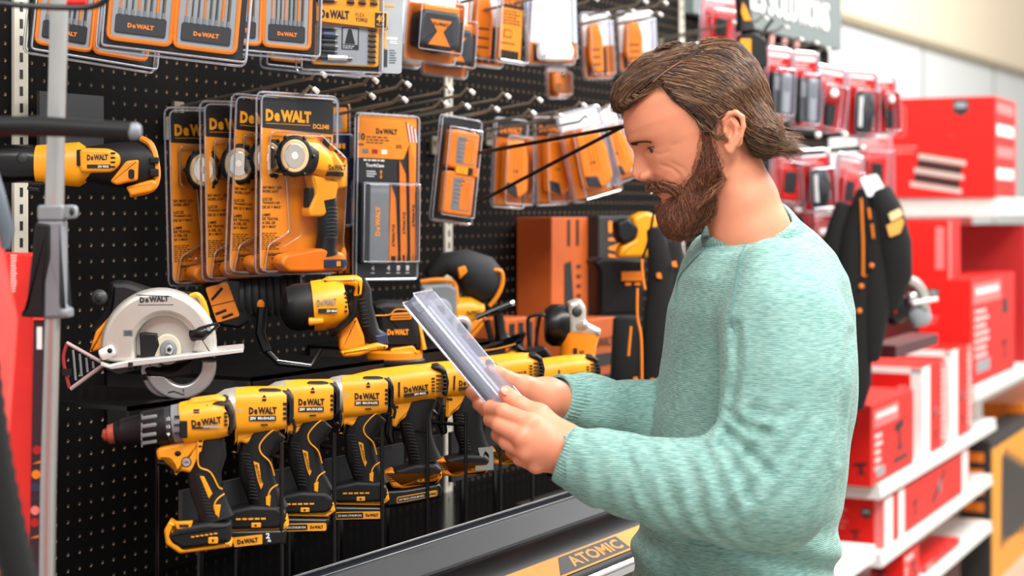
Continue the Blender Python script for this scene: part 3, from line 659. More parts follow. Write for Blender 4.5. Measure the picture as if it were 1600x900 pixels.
prism(m, F, rnd([(287, 632), (300, 622), (340, 617), (352, 622), (352, 636), (320, 640), (290, 642)], 4), -16, 18, YEL, 5, backbev=True)
prism(m, F, rnd([(246, 702), (252, 696), (292, 688), (318, 684), (316, 706), (306, 730), (300, 737), (284, 733), (276, 742), (273, 726), (266, 716), (249, 716)], 4), -15, 15, YEL, 5, backbev=True)
logo(m, F, 325, 655, 46, 11, 32, INK, -7); box(m, F, 303, 663, 330, 666, 31, 32, INK); box(m, F, 320, 661.5, 346, 664.5, 31, 32.4, GRC)
box(m, F, 284, 653, 296, 680, 28, 33, BLK, 2, 2)
for k in range(4): box(m, F, 352, 641+k*6, 357, 644+k*6, 24, 30.5, INK)
for k in range(2): box(m, F, 305, 636+k*4, 314, 638+k*4, 24, 29.5, INK)
ell(m, F, (280, 706, 13), (6, 5, 4), BLK); m.build('motor_housing', r, label='yellow motor housing with black lettering')
m = MB(); prism(m, F, rnd([(318, 632), (330, 628), (345, 624), (358, 626), (366, 645), (365, 672), (358, 680), (352, 640), (330, 640)], 4), -22, 24, BLK, 6, backbev=True); box(m, F, 338, 632, 352, 635, 23, 25, YEL)
m.build('rear_cap', r)
m = MB(); loft(m, F, [(276, 720, 0, 9, 7), (272, 738, 0, 6, 6)], BLK2, 12, dome=3); loft(m, F, [(270, 720, 0, 14, 9), (276, 728, 0, 13, 8)], BLK2, 12); m.build('trigger', r)
m = MB(); loft(m, F, [(328, 686, 0, 22, 18), (330, 706, 0, 24, 18), (319, 735, 0, 27, 19), (322, 765, 0, 25, 18), (333, 795, 0, 25, 17), (338, 812, 0, 28, 19)], BLK, 24, 2.3)
for k in range(14): tube(m, [(300+k*1.5, 740+k*5, 12), (308+k*1.5, 738+k*5, 17), (316+k*1.5, 739+k*5, 18.6)], .8, DGR, 5, F)
strap(m, F, [(312, 680, 19), (311, 705, 19), (313, 726, 19.5), (330, 735, 19), (342, 758, 16), (348, 762, 13)], 1.2, YEL); strap(m, F, [(351, 770, 12), (340, 778, 17), (336, 790, 18), (343, 806, 17)], 1.2, YEL)
prism(m, F, [(314, 741), (320, 741), (333, 768), (328, 776)], 17.5, 20, YEL, 1); prism(m, F, [(337, 786), (346, 786), (343, 805), (337, 800)], 16, 19, YEL, 1)
prism(m, F, rnd([(310, 681), (320, 682), (316, 703), (310, 706)], 2), 16, 19.5, YEL, 1); box(m, F, 312, 685, 318, 688, 19, 20.2, INK); box(m, F, 312, 693, 317, 696, 19, 20.2, INK)
prism(m, F, [(293+8*math.cos(t), 719+8*math.sin(t)) for t in np.linspace(0, 6.28, 18)], 14, 16, INK); prism(m, F, [(293+6.5*math.cos(t), 719+6.5*math.sin(t)) for t in np.linspace(0, 6.28, 18)], 15, 16.4, GRC); text(m, F, 'USA', 293, 719, 9, 4, 17, RED2, 0, .04)
m.build('handle', r, label='black rubber handle with yellow piping')
def foot(F, r, a, b, w=98, lat=True, bat=None, s=1, txt=True, dyel=True):
    """tool foot at lower-left (a,b); optional battery below"""
    m = MB(); prism(m, F, rnd([(a, b-30), (a+20, b-42), (a+62, b-48), (a+w, b-46), (a+w, b-14), (a+24, b-5), (a+6, b-16)], 5), -22, 22, BLK, 7, backbev=True)
    for k in range(6): box(m, F, a+38+k*7, b-27-k*.9, a+43+k*7, b-25-k*.9, 21, 23.4, YEL)
    box(m, F, a+64, b-25, a+79, b-15, 21, 24, YEL, 1, 2); box(m, F, a+70, b-22, a+73, b-18, 24, 24.6, INK)
    m.build('foot', r)
    m = MB(); prism(m, F, rnd([(a-4, b-36), (a+4, b-50), (a+14, b-44), (a+8, b-30), (a+26, b-9), (a+w+1, b-18), (a+w+2, b-8), (a+20, b+1), (a-1, b-14)], 3), -20, 20, YEL, 4, backbev=True)
    m.build('battery_rail', r, label='yellow battery rail')
foot(F, r, 263, 860); m = MB(); prism(m, F, rnd([(275, 812), (303, 811), (300, 822), (279, 823)], 2), 8, 21, YEL, 2); box(m, F, 283, 815, 297, 819, 20, 22, INK); m.build('belt_hook', r)
# -- brushless impact driver template (traced on the third tool of the row)
def impact(F, r, battery=True, nose=True, label2=False):
    m = MB(); loft(m, F, [(404, 622, 0, 9, 9), (412, 621, 0, 14, 14), (428, 622, 0, 26, 24), (444, 624, 0, 31, 28), (458, 625, 0, 32, 28)], SIL, 28, 2.2); ell(m, F, (432, 607, 20), (6, 5, 5), BLK); m.build('gear_case', r, label='silver metal gear case')
    m = MB(); loft(m, F, [(448, 628, 0, 34, 28), (470, 627, 0, 34, 28), (516, 624, 0, 31, 27), (521, 624, 0, 28, 25)], YEL, 28, 3.4)
    prism(m, F, rnd([(446, 652), (474, 650), (520, 646), (512, 655), (486, 668), (464, 676), (452, 672), (444, 690), (446, 672)], 3), -14, 15, YEL, 4, backbev=True)
    logo(m, F, 487, 625, 40, 10.5, 28.8, INK, 0); box(m, F, 467, 632.5, 506, 640, 28, 28.8, INK); text(m, F, '20V', 473, 636, 9, 4.6, 29.2, WHT, 0, .03); text(m, F, 'BRUSHLESS', 492, 636, 24, 3.8, 29.2, WHT, 0, .02)
    for k in range(4): box(m, F, 516, 614+k*7, 522, 618+k*7, 22, 27.4, INK)
    box(m, F, 486, 608, 492, 611, 22, 28.4, INK); box(m, F, 484, 645, 494, 647, 22, 28.4, INK); prism(m, F, [(486, 606), (489, 602), (492, 606)], 20, 27, INK)
    m.build('motor_housing', r, label='yellow motor housing with black lettering')
    m = MB(); prism(m, F, rnd([(474, 600), (482, 594), (506, 594), (524, 598), (531, 610), (531, 640), (524, 650), (519, 646), (521, 615), (510, 606), (478, 607)], 4), -20, 22, BLK, 5, backbev=True)
    strap(m, F, [(484, 598, 22.5), (490, 602, 22.5), (504, 604, 22.5), (514, 600, 22.5)], 1, YEL); m.build('rear_cap', r)
    m = MB(); loft(m, F, [(500, 654, 0, 24, 18), (486, 672, 0, 27, 19), (475, 690, 0, 25, 19), (476, 720, 0, 25, 19), (485, 748, 0, 24, 18), (492, 762, 0, 25, 18), (493, 772, 0, 30, 19)], BLK, 24, 2.3)
    for k in range(14): tube(m, [(455+k*.9, 690+k*5, 12), (460+k*.9, 689+k*5, 17), (468+k*.9, 690+k*5, 19.3)], .8, DGR, 5, F)
    strap(m, F, [(517, 652, 12), (500, 656, 18), (483, 674, 19.5), (484, 688, 19.5), (497, 702, 18), (503, 722, 14)], 1.2, YEL); strap(m, F, [(508, 736, 9), (498, 742, 16), (494, 754, 18), (496, 766, 18)], 1.2, YEL)
    prism(m, F, [(473, 700), (481, 703), (484, 725), (487, 734), (484, 741), (479, 728)], 18.4, 20.4, YEL, .6); text(m, F, 'BRUSHLESS', 480.5, 718, 28, 4, 20.8, INK, 75, .02); prism(m, F, [(491, 752), (498, 750), (497, 766), (491, 764)], 17, 20, YEL, 1)
    m.build('handle', r, label='black rubber handle with yellow piping')
    m = MB(); loft(m, F, [(452, 672, 0, 7, 7), (448, 690, 0, 6, 6)], BLK2, 12, dome=3); m.build('trigger', r)
    m = MB(); tube(m, [(530, 640, 14), (533, 652, 16), (531, 662, 16), (526, 660, 14)], 2.6, BLK2, 8, F); m.build('direction_button', r)
    m = MB(); prism(m, F, rnd([(430, 772), (470, 764), (508, 766), (520, 776), (520, 794), (508, 800), (436, 800), (424, 792)], 5), -22, 22, BLK, 6, backbev=True)
    for k in range(5): box(m, F, 448+k*9, 782, 455+k*9, 784.5, 21, 23.4, YEL)
    box(m, F, 470, 789, 484, 796, 21, 24, YEL, 1, 1); box(m, F, 475, 791, 478, 794, 24, 24.5, INK); m.build('foot', r)
    m = MB(); prism(m, F, rnd([(424, 796), (508, 799), (516, 786), (521, 782), (524, 796), (512, 805), (426, 802)], 2), -20, 20, YEL, 3, backbev=True); m.build('battery_rail', r, label='yellow battery rail')
    if battery:
        m = MB(); prism(m, F, rnd([(424, 803), (512, 806), (516, 812), (512, 826), (506, 830), (426, 826)], 4), -24, 24, BLK2, 5, backbev=True); box(m, F, 436, 813, 510, 825, 23, 24.6, YEL, 0, 3); box(m, F, 437.5, 814.5, 481, 823.5, 24, 25, INK, 0, 2)
        logo(m, F, 495, 819, 20, 5, 25.2, INK); text(m, F, '20V MAX LITHIUM ION', 459, 819, 38, 3.4, 25.4, WHT, 0, .01); m.build('battery', r, label='black slide-on battery with yellow label')
    if label2:
        m = MB(); prism(m, F, rnd([(424, 800), (520, 800), (520, 822), (432, 828)], 4), -24, 23, BLK2, 4, backbev=True); prism(m, F, [(442, 810), (486, 806), (486, 820), (446, 824)], 22, 23.6, YEL, .3)
        text(m, F, '20V', 431, 818, 14, 6, 24, WHT, -6, .03); logo(m, F, 465, 815, 30, 7, 24.2, INK, -6); text(m, F, '2', 494, 808, 6, 8, 24, WHT, 0, .03); text(m, F, 'Ah', 496, 815, 5, 4, 24, WHT, 0, .03)
        m.build('battery', r, label='black battery marked 20V and 2Ah')
def place(px, py, a0, b0, phi=6, roll=0, k=1.0, Y=YD):
    return TF(Frame(px, py, Y=Y, phi=phi, unit=(Y-CAMP[1])/ray(a0, 330)[1]/FPX*k, roll=roll), a0, b0)
F = place(412, 638, 487, 625, k=1.02, roll=0); r = root_at('impact_driver', 'impact driver directly behind the frontmost drill, battery marked 2Ah', 'impact driver', F, 480, 828, 'yellow cordless tools lined up on the display deck'); impact(F, r, battery=False, label2=True)
F = place(487, 625, 487, 625); r = root_at('impact_driver', 'third tool of the row, brushless impact driver above a black battery', 'impact driver', F, 480, 830, 'yellow cordless tools lined up on the display deck'); impact(F, r)
F = place(573, 616, 487, 625, k=1.0); r = root_at('impact_driver', 'fourth tool of the row, brushless impact driver below the barrel-shaped tool', 'impact driver', F, 480, 830, 'yellow cordless tools lined up on the display deck'); impact(F, r)
# -- plain compact drill template (traced on the fifth tool)
def cdrill(F, r, battery=True, clip=False):
    m = MB(); loft(m, F, [(520, 618, 0, 14, 14), (548, 614, 0, 20, 20), (560, 612, 0, 26, 25)], BLK, 24); m.build('chuck', r, label='black keyless chuck')
    m = MB(); loft(m, F, [(556, 612, 0, 28, 27), (590, 606, 0, 30, 28), (640, 600, 0, 30, 28), (676, 597, 0, 28, 26), (690, 596, 0, 20, 20)], YEL, 28, 2.4, dome=5)
    prism(m, F, rnd([(583, 584), (596, 576), (640, 571), (668, 569), (672, 578), (640, 584), (590, 590)], 3), -14, 15, YEL, 4, backbev=True)
    prism(m, F, rnd([(610, 628), (650, 618), (664, 618), (650, 632), (634, 652), (626, 655), (618, 666), (612, 664), (612, 640)], 3), -15, 15, YEL, 4, backbev=True)
    logo(m, F, 649, 604, 38, 9, 29.4, INK, -6); prism(m, F, [(630, 613), (668, 608), (668, 613), (630, 618)], 27, 28.8, INK); text(m, F, '20V MAX', 655, 612, 18, 3.4, 29.4, WHT, -6, .02)
    box(m, F, 621, 594, 624, 617, 26, 29, INK); box(m, F, 612, 632, 622, 636, 14, 16, INK)
    for k in range(5):
        box(m, F, 673, 588+k*5, 678, 590+k*5, 20, 27.4, INK); box(m, F, 680, 584+k*6, 696, 586+k*6, 10, 24+2*(k in (1, 2, 3)), INKG, .5, 1)
    m.build('motor_housing', r, label='yellow motor housing with black lettering')
    m = MB(); prism(m, F, rnd([(672, 570), (684, 568), (696, 576), (701, 596), (698, 618), (690, 616), (694, 596), (688, 580), (674, 576)], 3), -20, 22, BLK, 5, backbev=True); m.build('rear_cap', r)
    m = MB(); loft(m, F, [(664, 616, 0, 22, 17), (655, 634, 0, 24, 18), (648, 656, 0, 25, 19), (652, 684, 0, 24, 18), (660, 706, 0, 23, 17), (664, 722, 0, 27, 18)], BLK, 24, 2.3)
    for k in range(12): tube(m, [(628+k*1.3, 660+k*5, 12), (634+k*1.3, 659+k*5, 17), (642+k*1.3, 660+k*5, 19)], .8, DGR, 5, F)
    m.build('handle', r, label='black ribbed rubber handle')
    m = MB(); loft(m, F, [(612, 650, 0, 9, 8), (608, 676, 0, 8, 8), (612, 690, 0, 6, 6)], BLK2, 12, dome=4); m.build('trigger', r)
    m = MB(); tube(m, [(684, 620, 14), (688, 632, 17), (684, 646, 17), (676, 640, 14)], 3, BLK2, 8, F); m.build('direction_button', r)
    m = MB(); prism(m, F, rnd([(614, 731), (650, 722), (680, 722), (690, 732), (688, 746), (676, 752), (624, 757)], 5), -22, 22, BLK, 6, backbev=True); box(m, F, 650, 743, 663, 750, 20, 23, YEL, 1, 1); box(m, F, 655, 745, 658, 748, 22.6, 23.4, INK); m.build('foot', r)
    m = MB(); prism(m, F, rnd([(599, 734), (612, 730), (622, 742), (628, 752), (678, 748), (683, 738), (689, 733), (690, 744), (682, 752), (630, 760), (612, 758)], 3), -20, 23, YEL2, 4, backbev=True)
    for k in range(4): box(m, F, 605+k*1.5, 738+k*3, 615+k*1.5, 739.4+k*3, 22, 23.6, INK)
    m.build('battery_rail', r, label='orange battery rail')
    if battery:
        m = MB(); prism(m, F, rnd([(598, 762), (634, 760), (684, 752), (690, 760), (688, 774), (680, 778), (602, 790)], 4), -24, 24, BLK2, 5, backbev=True); prism(m, F, rnd([(619, 772), (682, 762), (682, 771), (619, 782)], 3), 23, 24.6, YEL); prism(m, F, rnd([(620.5, 773.4), (664, 766.4), (664, 773), (620.5, 780.4)], 2), 24, 25, INK)
        logo(m, F, 674, 768, 15, 4, 25.4, INK, -9); text(m, F, '20V MAX LITHIUM ION', 642, 773.4, 40, 3.2, 25.4, WHT, -9, .01); m.build('battery', r, label='black slide-on battery with yellow label')
F = place(649, 604, 649, 604); r = root_at('cordless_drill', 'fifth tool of the row, compact drill with black battery, below the sander', 'drill', F, 645, 790, 'yellow cordless tools lined up on the display deck'); cdrill(F, r)
F = place(733, 595, 649, 604, k=1.0, roll=-3); r = root_at('cordless_drill', 'sixth tool of the row, compact drill without battery beside the held package', 'drill', F, 645, 760, 'yellow cordless tools lined up on the display deck'); cdrill(F, r, False)
F = place(803, 583, 649, 604, k=1.0); r = root_at('cordless_drill', 'seventh tool of the row, drill partly hidden behind the held package', 'drill', F, 645, 760, 'yellow cordless tools lined up on the display deck'); cdrill(F, r, False)
F = place(893, 584, 649, 604, k=1.0); r = root_at('cordless_drill', 'eighth drill of the row, mostly hidden behind the hands', 'drill', F, 645, 760, 'yellow cordless tools lined up on the display deck'); cdrill(F, r, True)
# -- stands between the tools: thin post, plate, foot on the deck
for i, px in enumerate((440, 522, 597, 668, 728, 782, 832, 245)):
    Y = YD-.03 if i < 7 else -.40; d = dwall(px, Y); x = atY(px, 700, Y)[0]; top = atY(px, 690-(px-440)*.16 if i < 7 else 700, Y)[2]
    rt = thing('tool_display_stand', 'thin black post with grey plate standing on the deck, %s from the left' % ['second', 'third', 'fourth', 'fifth', 'sixth', 'seventh', 'rightmost', 'first'][i], 'display stand', (x, Y, ZD), 'black posts of the tool display')
    mb = MB(); tube(mb, [(x, Y, ZD), (x, Y, ZD+.1), (x, Y, top)], .0028, BLK2, 8); tube(mb, [(x, Y, ZD), (x, Y, ZD+.012)], .009, BLK2, 10); tube(mb, [(x, Y, top-.02), (x, YD+.03, top-.02)], .0028, BLK2, 6); mb.build('post', rt)
    mb = MB(); wbox(mb, x-.045, YD+.035, ZD+.165, x+.035, YD+.041, ZD+.245, mat('support_plate_grey', (36, 38, 42), .6)); wbox(mb, x-.004, YD+.041, ZD, x+.004, YD+.045, ZD+.2, BLK2); mb.build('support_plate', rt, smooth=False)
# ================================================================ bigger tools on brackets behind
def fz(px, py, d, phi=0, roll=0): return TF(Frame(px, py, d=d, phi=phi, unit=d/FPX, roll=roll), px, py)
def arc(cx, cy, r, t0, t1, n=20, ry=None): return [(cx+r*math.cos(math.radians(t)), cy+(ry or r)*math.sin(math.radians(t))) for t in np.linspace(t0, t1, n)]
F = fz(758, 716, 2.62, 0); m = MB(); prism(m, F, [(747, 700), (771, 698), (771, 734), (743, 735), (743, 728), (760, 727), (764, 722), (764, 710), (758, 704), (754, 714), (750, 712)], -1, 1, mat('zinc_plate', (150, 156, 154), .4, metal=.5)); tag(m.build('retaining_plate', smooth=False), 'small zinc retaining plate at the foot of the sixth tool', 'plate')
# circular saw
F = fz(250, 540, 2.36, 8); r = root_at('circular_saw', 'circular saw with silver blade guard and shoe resting on a black bracket', 'saw', F, 245, 628)
up = arc(249, 540, 88, 172, 372, 40, 90); up[0] = (160, 560)
m = MB(); prism(m, F, up+[(300, 548)]+arc(258, 545, 46, 350, 200, 24, 52)+[(215, 560), (200, 566)], -20, 26, SIL, 10)
prism(m, F, arc(250, 541, 86, 175, 370, 36, 88)+[(250, 560)], -22, 4, SIL, 4)
logo(m, F, 243, 466, 44, 9, 27, DGR, -3); tube(m, [(215, 459, 26), (270, 462, 26)], .6, DGR, 4, F); tube(m, [(218, 475, 26), (272, 475, 26)], .6, DGR, 4, F); box(m, F, 196, 513, 211, 523, 25.6, 26.4, GRY, 0, 1)
for k in range(3): box(m, F, 198, 515+k*2.5, 209, 516+k*2.5, 26, 27, DGR)
m.build('blade_guard', r, label='silver cast upper blade guard')
m = MB(); prism(m, F, arc(262, 545, 22, 0, 350, 28, 24), 4, 16, mat('pale_flange', (206, 200, 176), .4), 2); prism(m, F, arc(264, 545, 13, 0, 350, 24, 15), 15, 24, GRY, 3); prism(m, F, arc(266, 544, 7, 0, 350, 6, 8), 22, 34, STL, 1); prism(m, F, arc(266, 544, 3.4, 0, 350, 6), 33, 35, INK); m.build('blade_spindle', r, label='steel spindle with hex bolt')
m = MB(); prism(m, F, [(220, 520), (228, 518), (246, 520), (250, 538), (236, 570), (222, 560)], 2, 20, BLK, 3); prism(m, F, rnd([(226, 575), (240, 572), (270, 580), (300, 560), (300, 585), (262, 592), (232, 586)], 4), 0, 12, BLK, 3); m.build('inner_housing', r)
m = MB(); V = [(164, 561), (176, 566), (212, 558), (378, 543), (379, 549), (212, 569), (180, 573), (163, 567)]; prism(m, F, V, -60, 42, mat('shoe_aluminium', (205, 203, 200), .35, metal=.4), 2); prism(m, F, [(170, 572), (212, 569), (214, 574), (190, 580)], -50, 40, BLK); box(m, F, 205, 562, 212, 570, 40, 44, INK); m.build('shoe', r, label='flat aluminium shoe')
m = MB(); loft(m, F, [(164, 551, 30, 9, 8), (180, 544, 30, 9, 8)], mat('clamp_white', (225, 222, 220), .35), 16, dome=4); ell(m, F, (177, 544, 37), (4, 4, 3), INK); m.build('bevel_knob', r)
m = MB(); prism(m, F, arc(282, 572, 55, -8, 165, 30, 52)+arc(285, 568, 30, 150, -8, 24, 33), -4, 12, mat('guard_bright', (178, 180, 182), .3, metal=.6), 4)
tube(m, [(263, 612, 13), (272, 610, 13), (288, 616, 13), (286, 607, 13)], 1, DGR, 5, F)
prism(m, F, arc(258, 574, 38, 60, 240, 20, 48)+[(250, 570)], -8, 0, mat('guard_bright'.strip(), (178, 180, 182)), 3)
prism(m, F, [(222, 585), (292, 576), (292, 584), (224, 594)], 0, 3, INK); m.build('lower_guard', r, label='bright retracting lower blade guard')
m = MB(); loft(m, F, [(300, 523, 18, 10, 9), (316, 520, 22, 12, 10), (322, 516, 22, 9, 8)], BLK2, 14, dome=4); tube(m, [(308, 512, 24), (340, 504, 28), (342, 506, 28), (322, 523, 26)], 2.2, BLK2, 8, F); m.build('lever', r, label='black pointed depth lever')
m = MB(); strap(m, F, [(296, 464, -8), (308, 462, -8), (318, 478, -8), (324, 506, -8)], 5, YEL); strap(m, F, [(188, 456, -30), (197, 452, -30), (188, 470, -30)], 4, YEL); prism(m, F, rnd([(170, 440), (196, 440), (230, 452), (300, 460), (322, 500), (310, 520), (200, 520), (150, 530), (140, 520), (168, 480)], 8), -80, -22, BLK, 10, backbev=True)
prism(m, F, rnd([(150, 518), (172, 494), (176, 520), (165, 545), (140, 552)], 4), -70, -14, YEL2, 4); ell(m, F, (156, 465, -16), (13, 13, 10), DGR); ell(m, F, (155, 465, -6), (5, 6, 3), INK); m.build('motor_body', r, label='black and orange motor body')
m = MB(); q = [(108, 532), (116, 534), (166, 566), (158, 578), (120, 604), (112, 600), (104, 575)]
tube(m, [(108, 534, 0), (165, 566, 8)], 3, mat('bracket_rose', (176, 150, 150), .4), 8, F); tube(m, [(165, 568, 8), (114, 606, 0)], 3.4, mat('bracket_rose', 0), 8, F); tube(m, [(p[0], p[1], 0) for p in bez([(109, 534), (103, 560), (112, 604)], 6)], 3, mat('red_scale', (150, 40, 44), .4), 8, F)
for k in range(4): tube(m, [(118+k*10, 545+k*6, 2), (122+k*9, 592-k*6, 2)], 2, GRY, 6, F)
box(m, F, 102, 574, 116, 584, 0, 6, BLK); m.build('bevel_bracket', r, label='ribbed grey bevel bracket with red scale')
# grinder at the top left
F = fz(140, 258, 2.42, 4); r = root_at('angle_grinder', 'yellow cordless grinder hanging at the top left behind the silver pole', 'grinder', F, 140, 308)
m = MB(); loft(m, F, [(-16, 255, 0, 26, 24), (20, 256, 0, 30, 26), (48, 256, 0, 30, 26), (66, 257, 0, 27, 26)], BLK2, 24, 2.6, dome=5); ell(m, F, (42, 248, 25), (9, 9, 4), DGR); tube(m, [(50, 287, 14), (72, 288, 16), (66, 296, 16), (48, 294, 14)], 3, BLK2, 8, F); m.build('gear_head', r, label='black gear head')
m = MB(); loft(m, F, [(60, 257, 0, 30, 28), (96, 257, 0, 33, 30), (124, 257, 0, 35, 31), (136, 257, 0, 27, 26), (180, 256, 0, 22, 23), (192, 256, 0, 14, 16)], YEL, 28, 2.3)
prism(m, F, rnd([(128, 232), (176, 233), (192, 243), (192, 258), (180, 270), (130, 271)], 9), 14, 34, YEL, 6); logo(m, F, 158, 247, 32, 9, 34.5, DGR, -1); box(m, F, 142, 258, 178, 264, 33, 34.6, INK); text(m, F, '20V MAX', 167, 261, 17, 4, 35, WHT, 0, .02)
for k in range(4): box(m, F, 178, 239+k*7, 185, 242+k*7, 26, 34.6, INK, 0, 1)
box(m, F, 126, 235, 133, 260, 25, 33, BLK, 1, 2); m.build('motor_body', r, label='yellow barrel body')
m = MB(); loft(m, F, [(130, 257, -2, 27, 26), (176, 257, -3, 34, 28), (205, 258, -3, 37, 30), (226, 256, -3, 33, 28), (240, 254, -3, 24, 22)], BLK, 24, 2.4, dome=5); m.build('rear_grip', r)
m = MB(); strap(m, F, [(220, 216, 4), (236, 226, 10), (244, 250, 12), (246, 278, 12), (236, 296, 12), (204, 304, 8)], 5, YEL2); prism(m, F, rnd([(198, 292), (240, 280), (247, 286), (238, 300), (206, 307)], 4), -6, 20, YEL2, 4); prism(m, F, rnd([(201, 252), (220, 250), (218, 282), (200, 286), (186, 290), (176, 284)], 4), 20, 32, YEL2, 4); box(m, F, 205, 265, 214, 280, 31, 34, BLK, 1, 4)
box(m, F, 236, 246, 249, 256, 8, 24, BLK, 2, 2); box(m, F, 236, 264, 249, 276, 8, 24, BLK, 2, 2); m.build('battery_cradle', r, label='orange battery cradle')
# barrel shaped tool with black nose and D handle
F = fz(520, 480, 2.62, 10); r = root_at('power_tool', 'yellow barrel-shaped tool with domed black nose and black D handle', 'power tool', F, 540, 560)
m = MB(); loft(m, F, [(440, 482, 0, 12, 12), (443, 482, 0, 24, 24), (450, 481, 0, 33, 32), (462, 480, 0, 37, 35), (486, 478, 0, 37, 36), (492, 478, 0, 34, 34)], BLK, 32, dome=3); m.build('nose', r, label='domed black rubber nose')
m = MB(); loft(m, F, [(488, 478, 0, 39, 37), (500, 477, 0, 40, 38), (528, 472, 0, 38, 36), (540, 470, 0, 32, 32)], YEL, 32); logo(m, F, 508, 470, 30, 10, 39.5, GRY, -4); box(m, F, 495, 480, 524, 487, 38, 38.6, INK); text(m, F, '20V MAX', 516, 483.5, 16, 4, 39, WHT, 0, .02)
prism(m, F, rnd([(498, 440), (512, 432), (558, 430), (566, 436), (564, 462), (552, 464), (556, 448), (540, 444), (520, 450)], 5), -14, 16, YEL, 6, backbev=True)
for k in range(5): box(m, F, 536, 455+k*7, 540, 458+k*7, 26, 33, INK)
loft(m, F, [(482, 500, 30, 7, 6), (502, 499, 32, 5, 5)], YEL, 12, dome=2); tube(m, [(548, 437, 17), (552, 435, 17)], 2, STL, 6, F); m.build('motor_body', r, label='yellow ribbed motor barrel')
m = MB(); loft(m, F, [(566, 436, 0, 5, 10), (572, 452, 0, 8, 12), (568, 476, 0, 14, 15), (574, 500, 0, 14, 15), (582, 520, 0, 12, 14), (590, 532, 0, 17, 16)], BLK, 20, 2.3)
for k in range(8): tube(m, [(560+k, 468+k*6, 13), (570+k, 467+k*6, 16)], .8, DGR, 5, F)
prism(m, F, rnd([(583, 524), (603, 520), (606, 538), (590, 541)], 3), -12, 18, NAVY, 3); m.build('handle', r, label='black rubber D handle')
m = MB(); prism(m, F, rnd([(528, 520), (556, 494), (568, 524), (570, 540), (552, 548), (530, 548)], 5), -16, 14, YEL2, 5, backbev=True); prism(m, F, rnd([(530, 548), (568, 540), (590, 534), (606, 540), (603, 546), (580, 549), (560, 556), (535, 557)], 4), -20, 20, YEL, 5, backbev=True); m.build('battery_shoe', r, label='orange battery shoe')
m = MB(); strap(m, F, [(552, 464, 22), (548, 492, 26), (530, 510, 26), (516, 522, 22)], 6, BLK2); tube(m, [(418, 548, 0), (436, 566, 0), (486, 572, 0), (502, 546, 0)], 5, BLK2, 8, F); tube(m, [(434, 561, 6), (486, 569, 6)], .8, STL, 6, F); tube(m, [(412, 480, -14), (408, 520, -10), (418, 548, 0)], 8, BLK2, 8, F); m.build('lower_frame', r, label='black lower frame')
# ribbed hose tool with orange label
F = fz(400, 470, 2.74, 14); r = root_at('power_tool', 'black tool with ribbed dark grey boot and orange warning label', 'power tool', F, 390, 520)
m = MB(); P = []
for k in range(9): x = 372+k*11; P += [(x, 462-k*.5, 0, 33, 32), (x+6, 462-k*.5, 0, 36, 34), (x+9, 462-k*.5, 0, 31, 30)]
loft(m, F, P, DGR, 28); ell(m, F, (404, 474, 34), (6, 8, 3), YEL2); m.build('ribbed_boot', r, label='dark grey ribbed boot')
m = MB(); prism(m, F, rnd([(318, 446), (356, 432), (376, 434), (392, 500), (372, 512), (340, 506)], 6), -24, 24, BLK2, 5, backbev=True); prism(m, F, rnd([(320, 448), (354, 439), (373, 492), (338, 502)], 4), 23, 25.4, OR2, .5); tube(m, [(328, 476, 26), (364, 468, 26)], .6, INK, 4, F)
for a, b in (((330, 466), (342, 452)), ((334, 462), (346, 448)), ((336, 488), (352, 482)), ((346, 494), (362, 488))): tube(m, [(a[0], a[1], 26), (b[0], b[1], 26)], 2, INK, 5, F)
m.build('label_housing', r, label='black housing with orange label')
# sander
F = fz(620, 520, 2.95, 10); r = root_at('orbital_sander', 'black and yellow palm sander with round pad above the fifth drill', 'sander', F, 615, 572)
m = MB(); prism(m, F, rnd([(578, 474), (598, 468), (636, 470), (646, 486), (655, 520), (656, 546), (588, 546), (586, 500)], 7), -26, 26, BLK, 10, backbev=True)
logo(m, F, 619, 517, 33, 9, 27, ORC, 0); strap(m, F, [(584, 491, 27), (606, 490, 27), (616, 482, 27), (636, 482, 27), (634, 474, 26)], 1.1, YEL); m.build('body', r, label='black sander body with orange lettering')
m = MB(); prism(m, F, rnd([(610, 488), (640, 486), (640, 498), (606, 499)], 3), 24, 28, YEL2, 1)
for k in range(2): tube(m, [(610, 491+k*4, 28.5), (638, 490+k*4, 28.5)], .6, INK, 4, F)
m.build('vent_cover', r, label='orange slotted cover'); m = MB(); prism(m, F, rnd([(608, 542), (642, 538), (650, 550), (604, 552)], 3), 20, 34, YEL, 2); m.build('paper_clamp', r, label='yellow clamp lever')
m = MB()
def disc(mb, F, cx, cy, r, h, m, k=.9, bev=3):
    V = []; n = 36
    prof = [(0, 0), (r-bev, 0), (r, bev), (r, h-1), (r-1, h), (0, h)]
    for (q, y) in prof:
        for i in range(n): w = 2*math.pi*i/n; V.append(F.pt(cx+q*math.cos(w), cy+y, q*math.sin(w)))
    mb.add(V, [(a*n+i, a*n+(i+1) % n, (a+1)*n+(i+1) % n, (a+1)*n+i) for a in range(len(prof)-1) for i in range(n)], m)
disc(m, F, 616, 546, 44, 14, YEL2); loft(m, F, [(652, 500, 0, 4, 20), (660, 545, 0, 6, 26)], YEL, 14); m.build('skirt', r, label='orange skirt')
m = MB(); disc(m, F, 617, 559, 47, 8, BLK); m.build('sanding_pad', r)
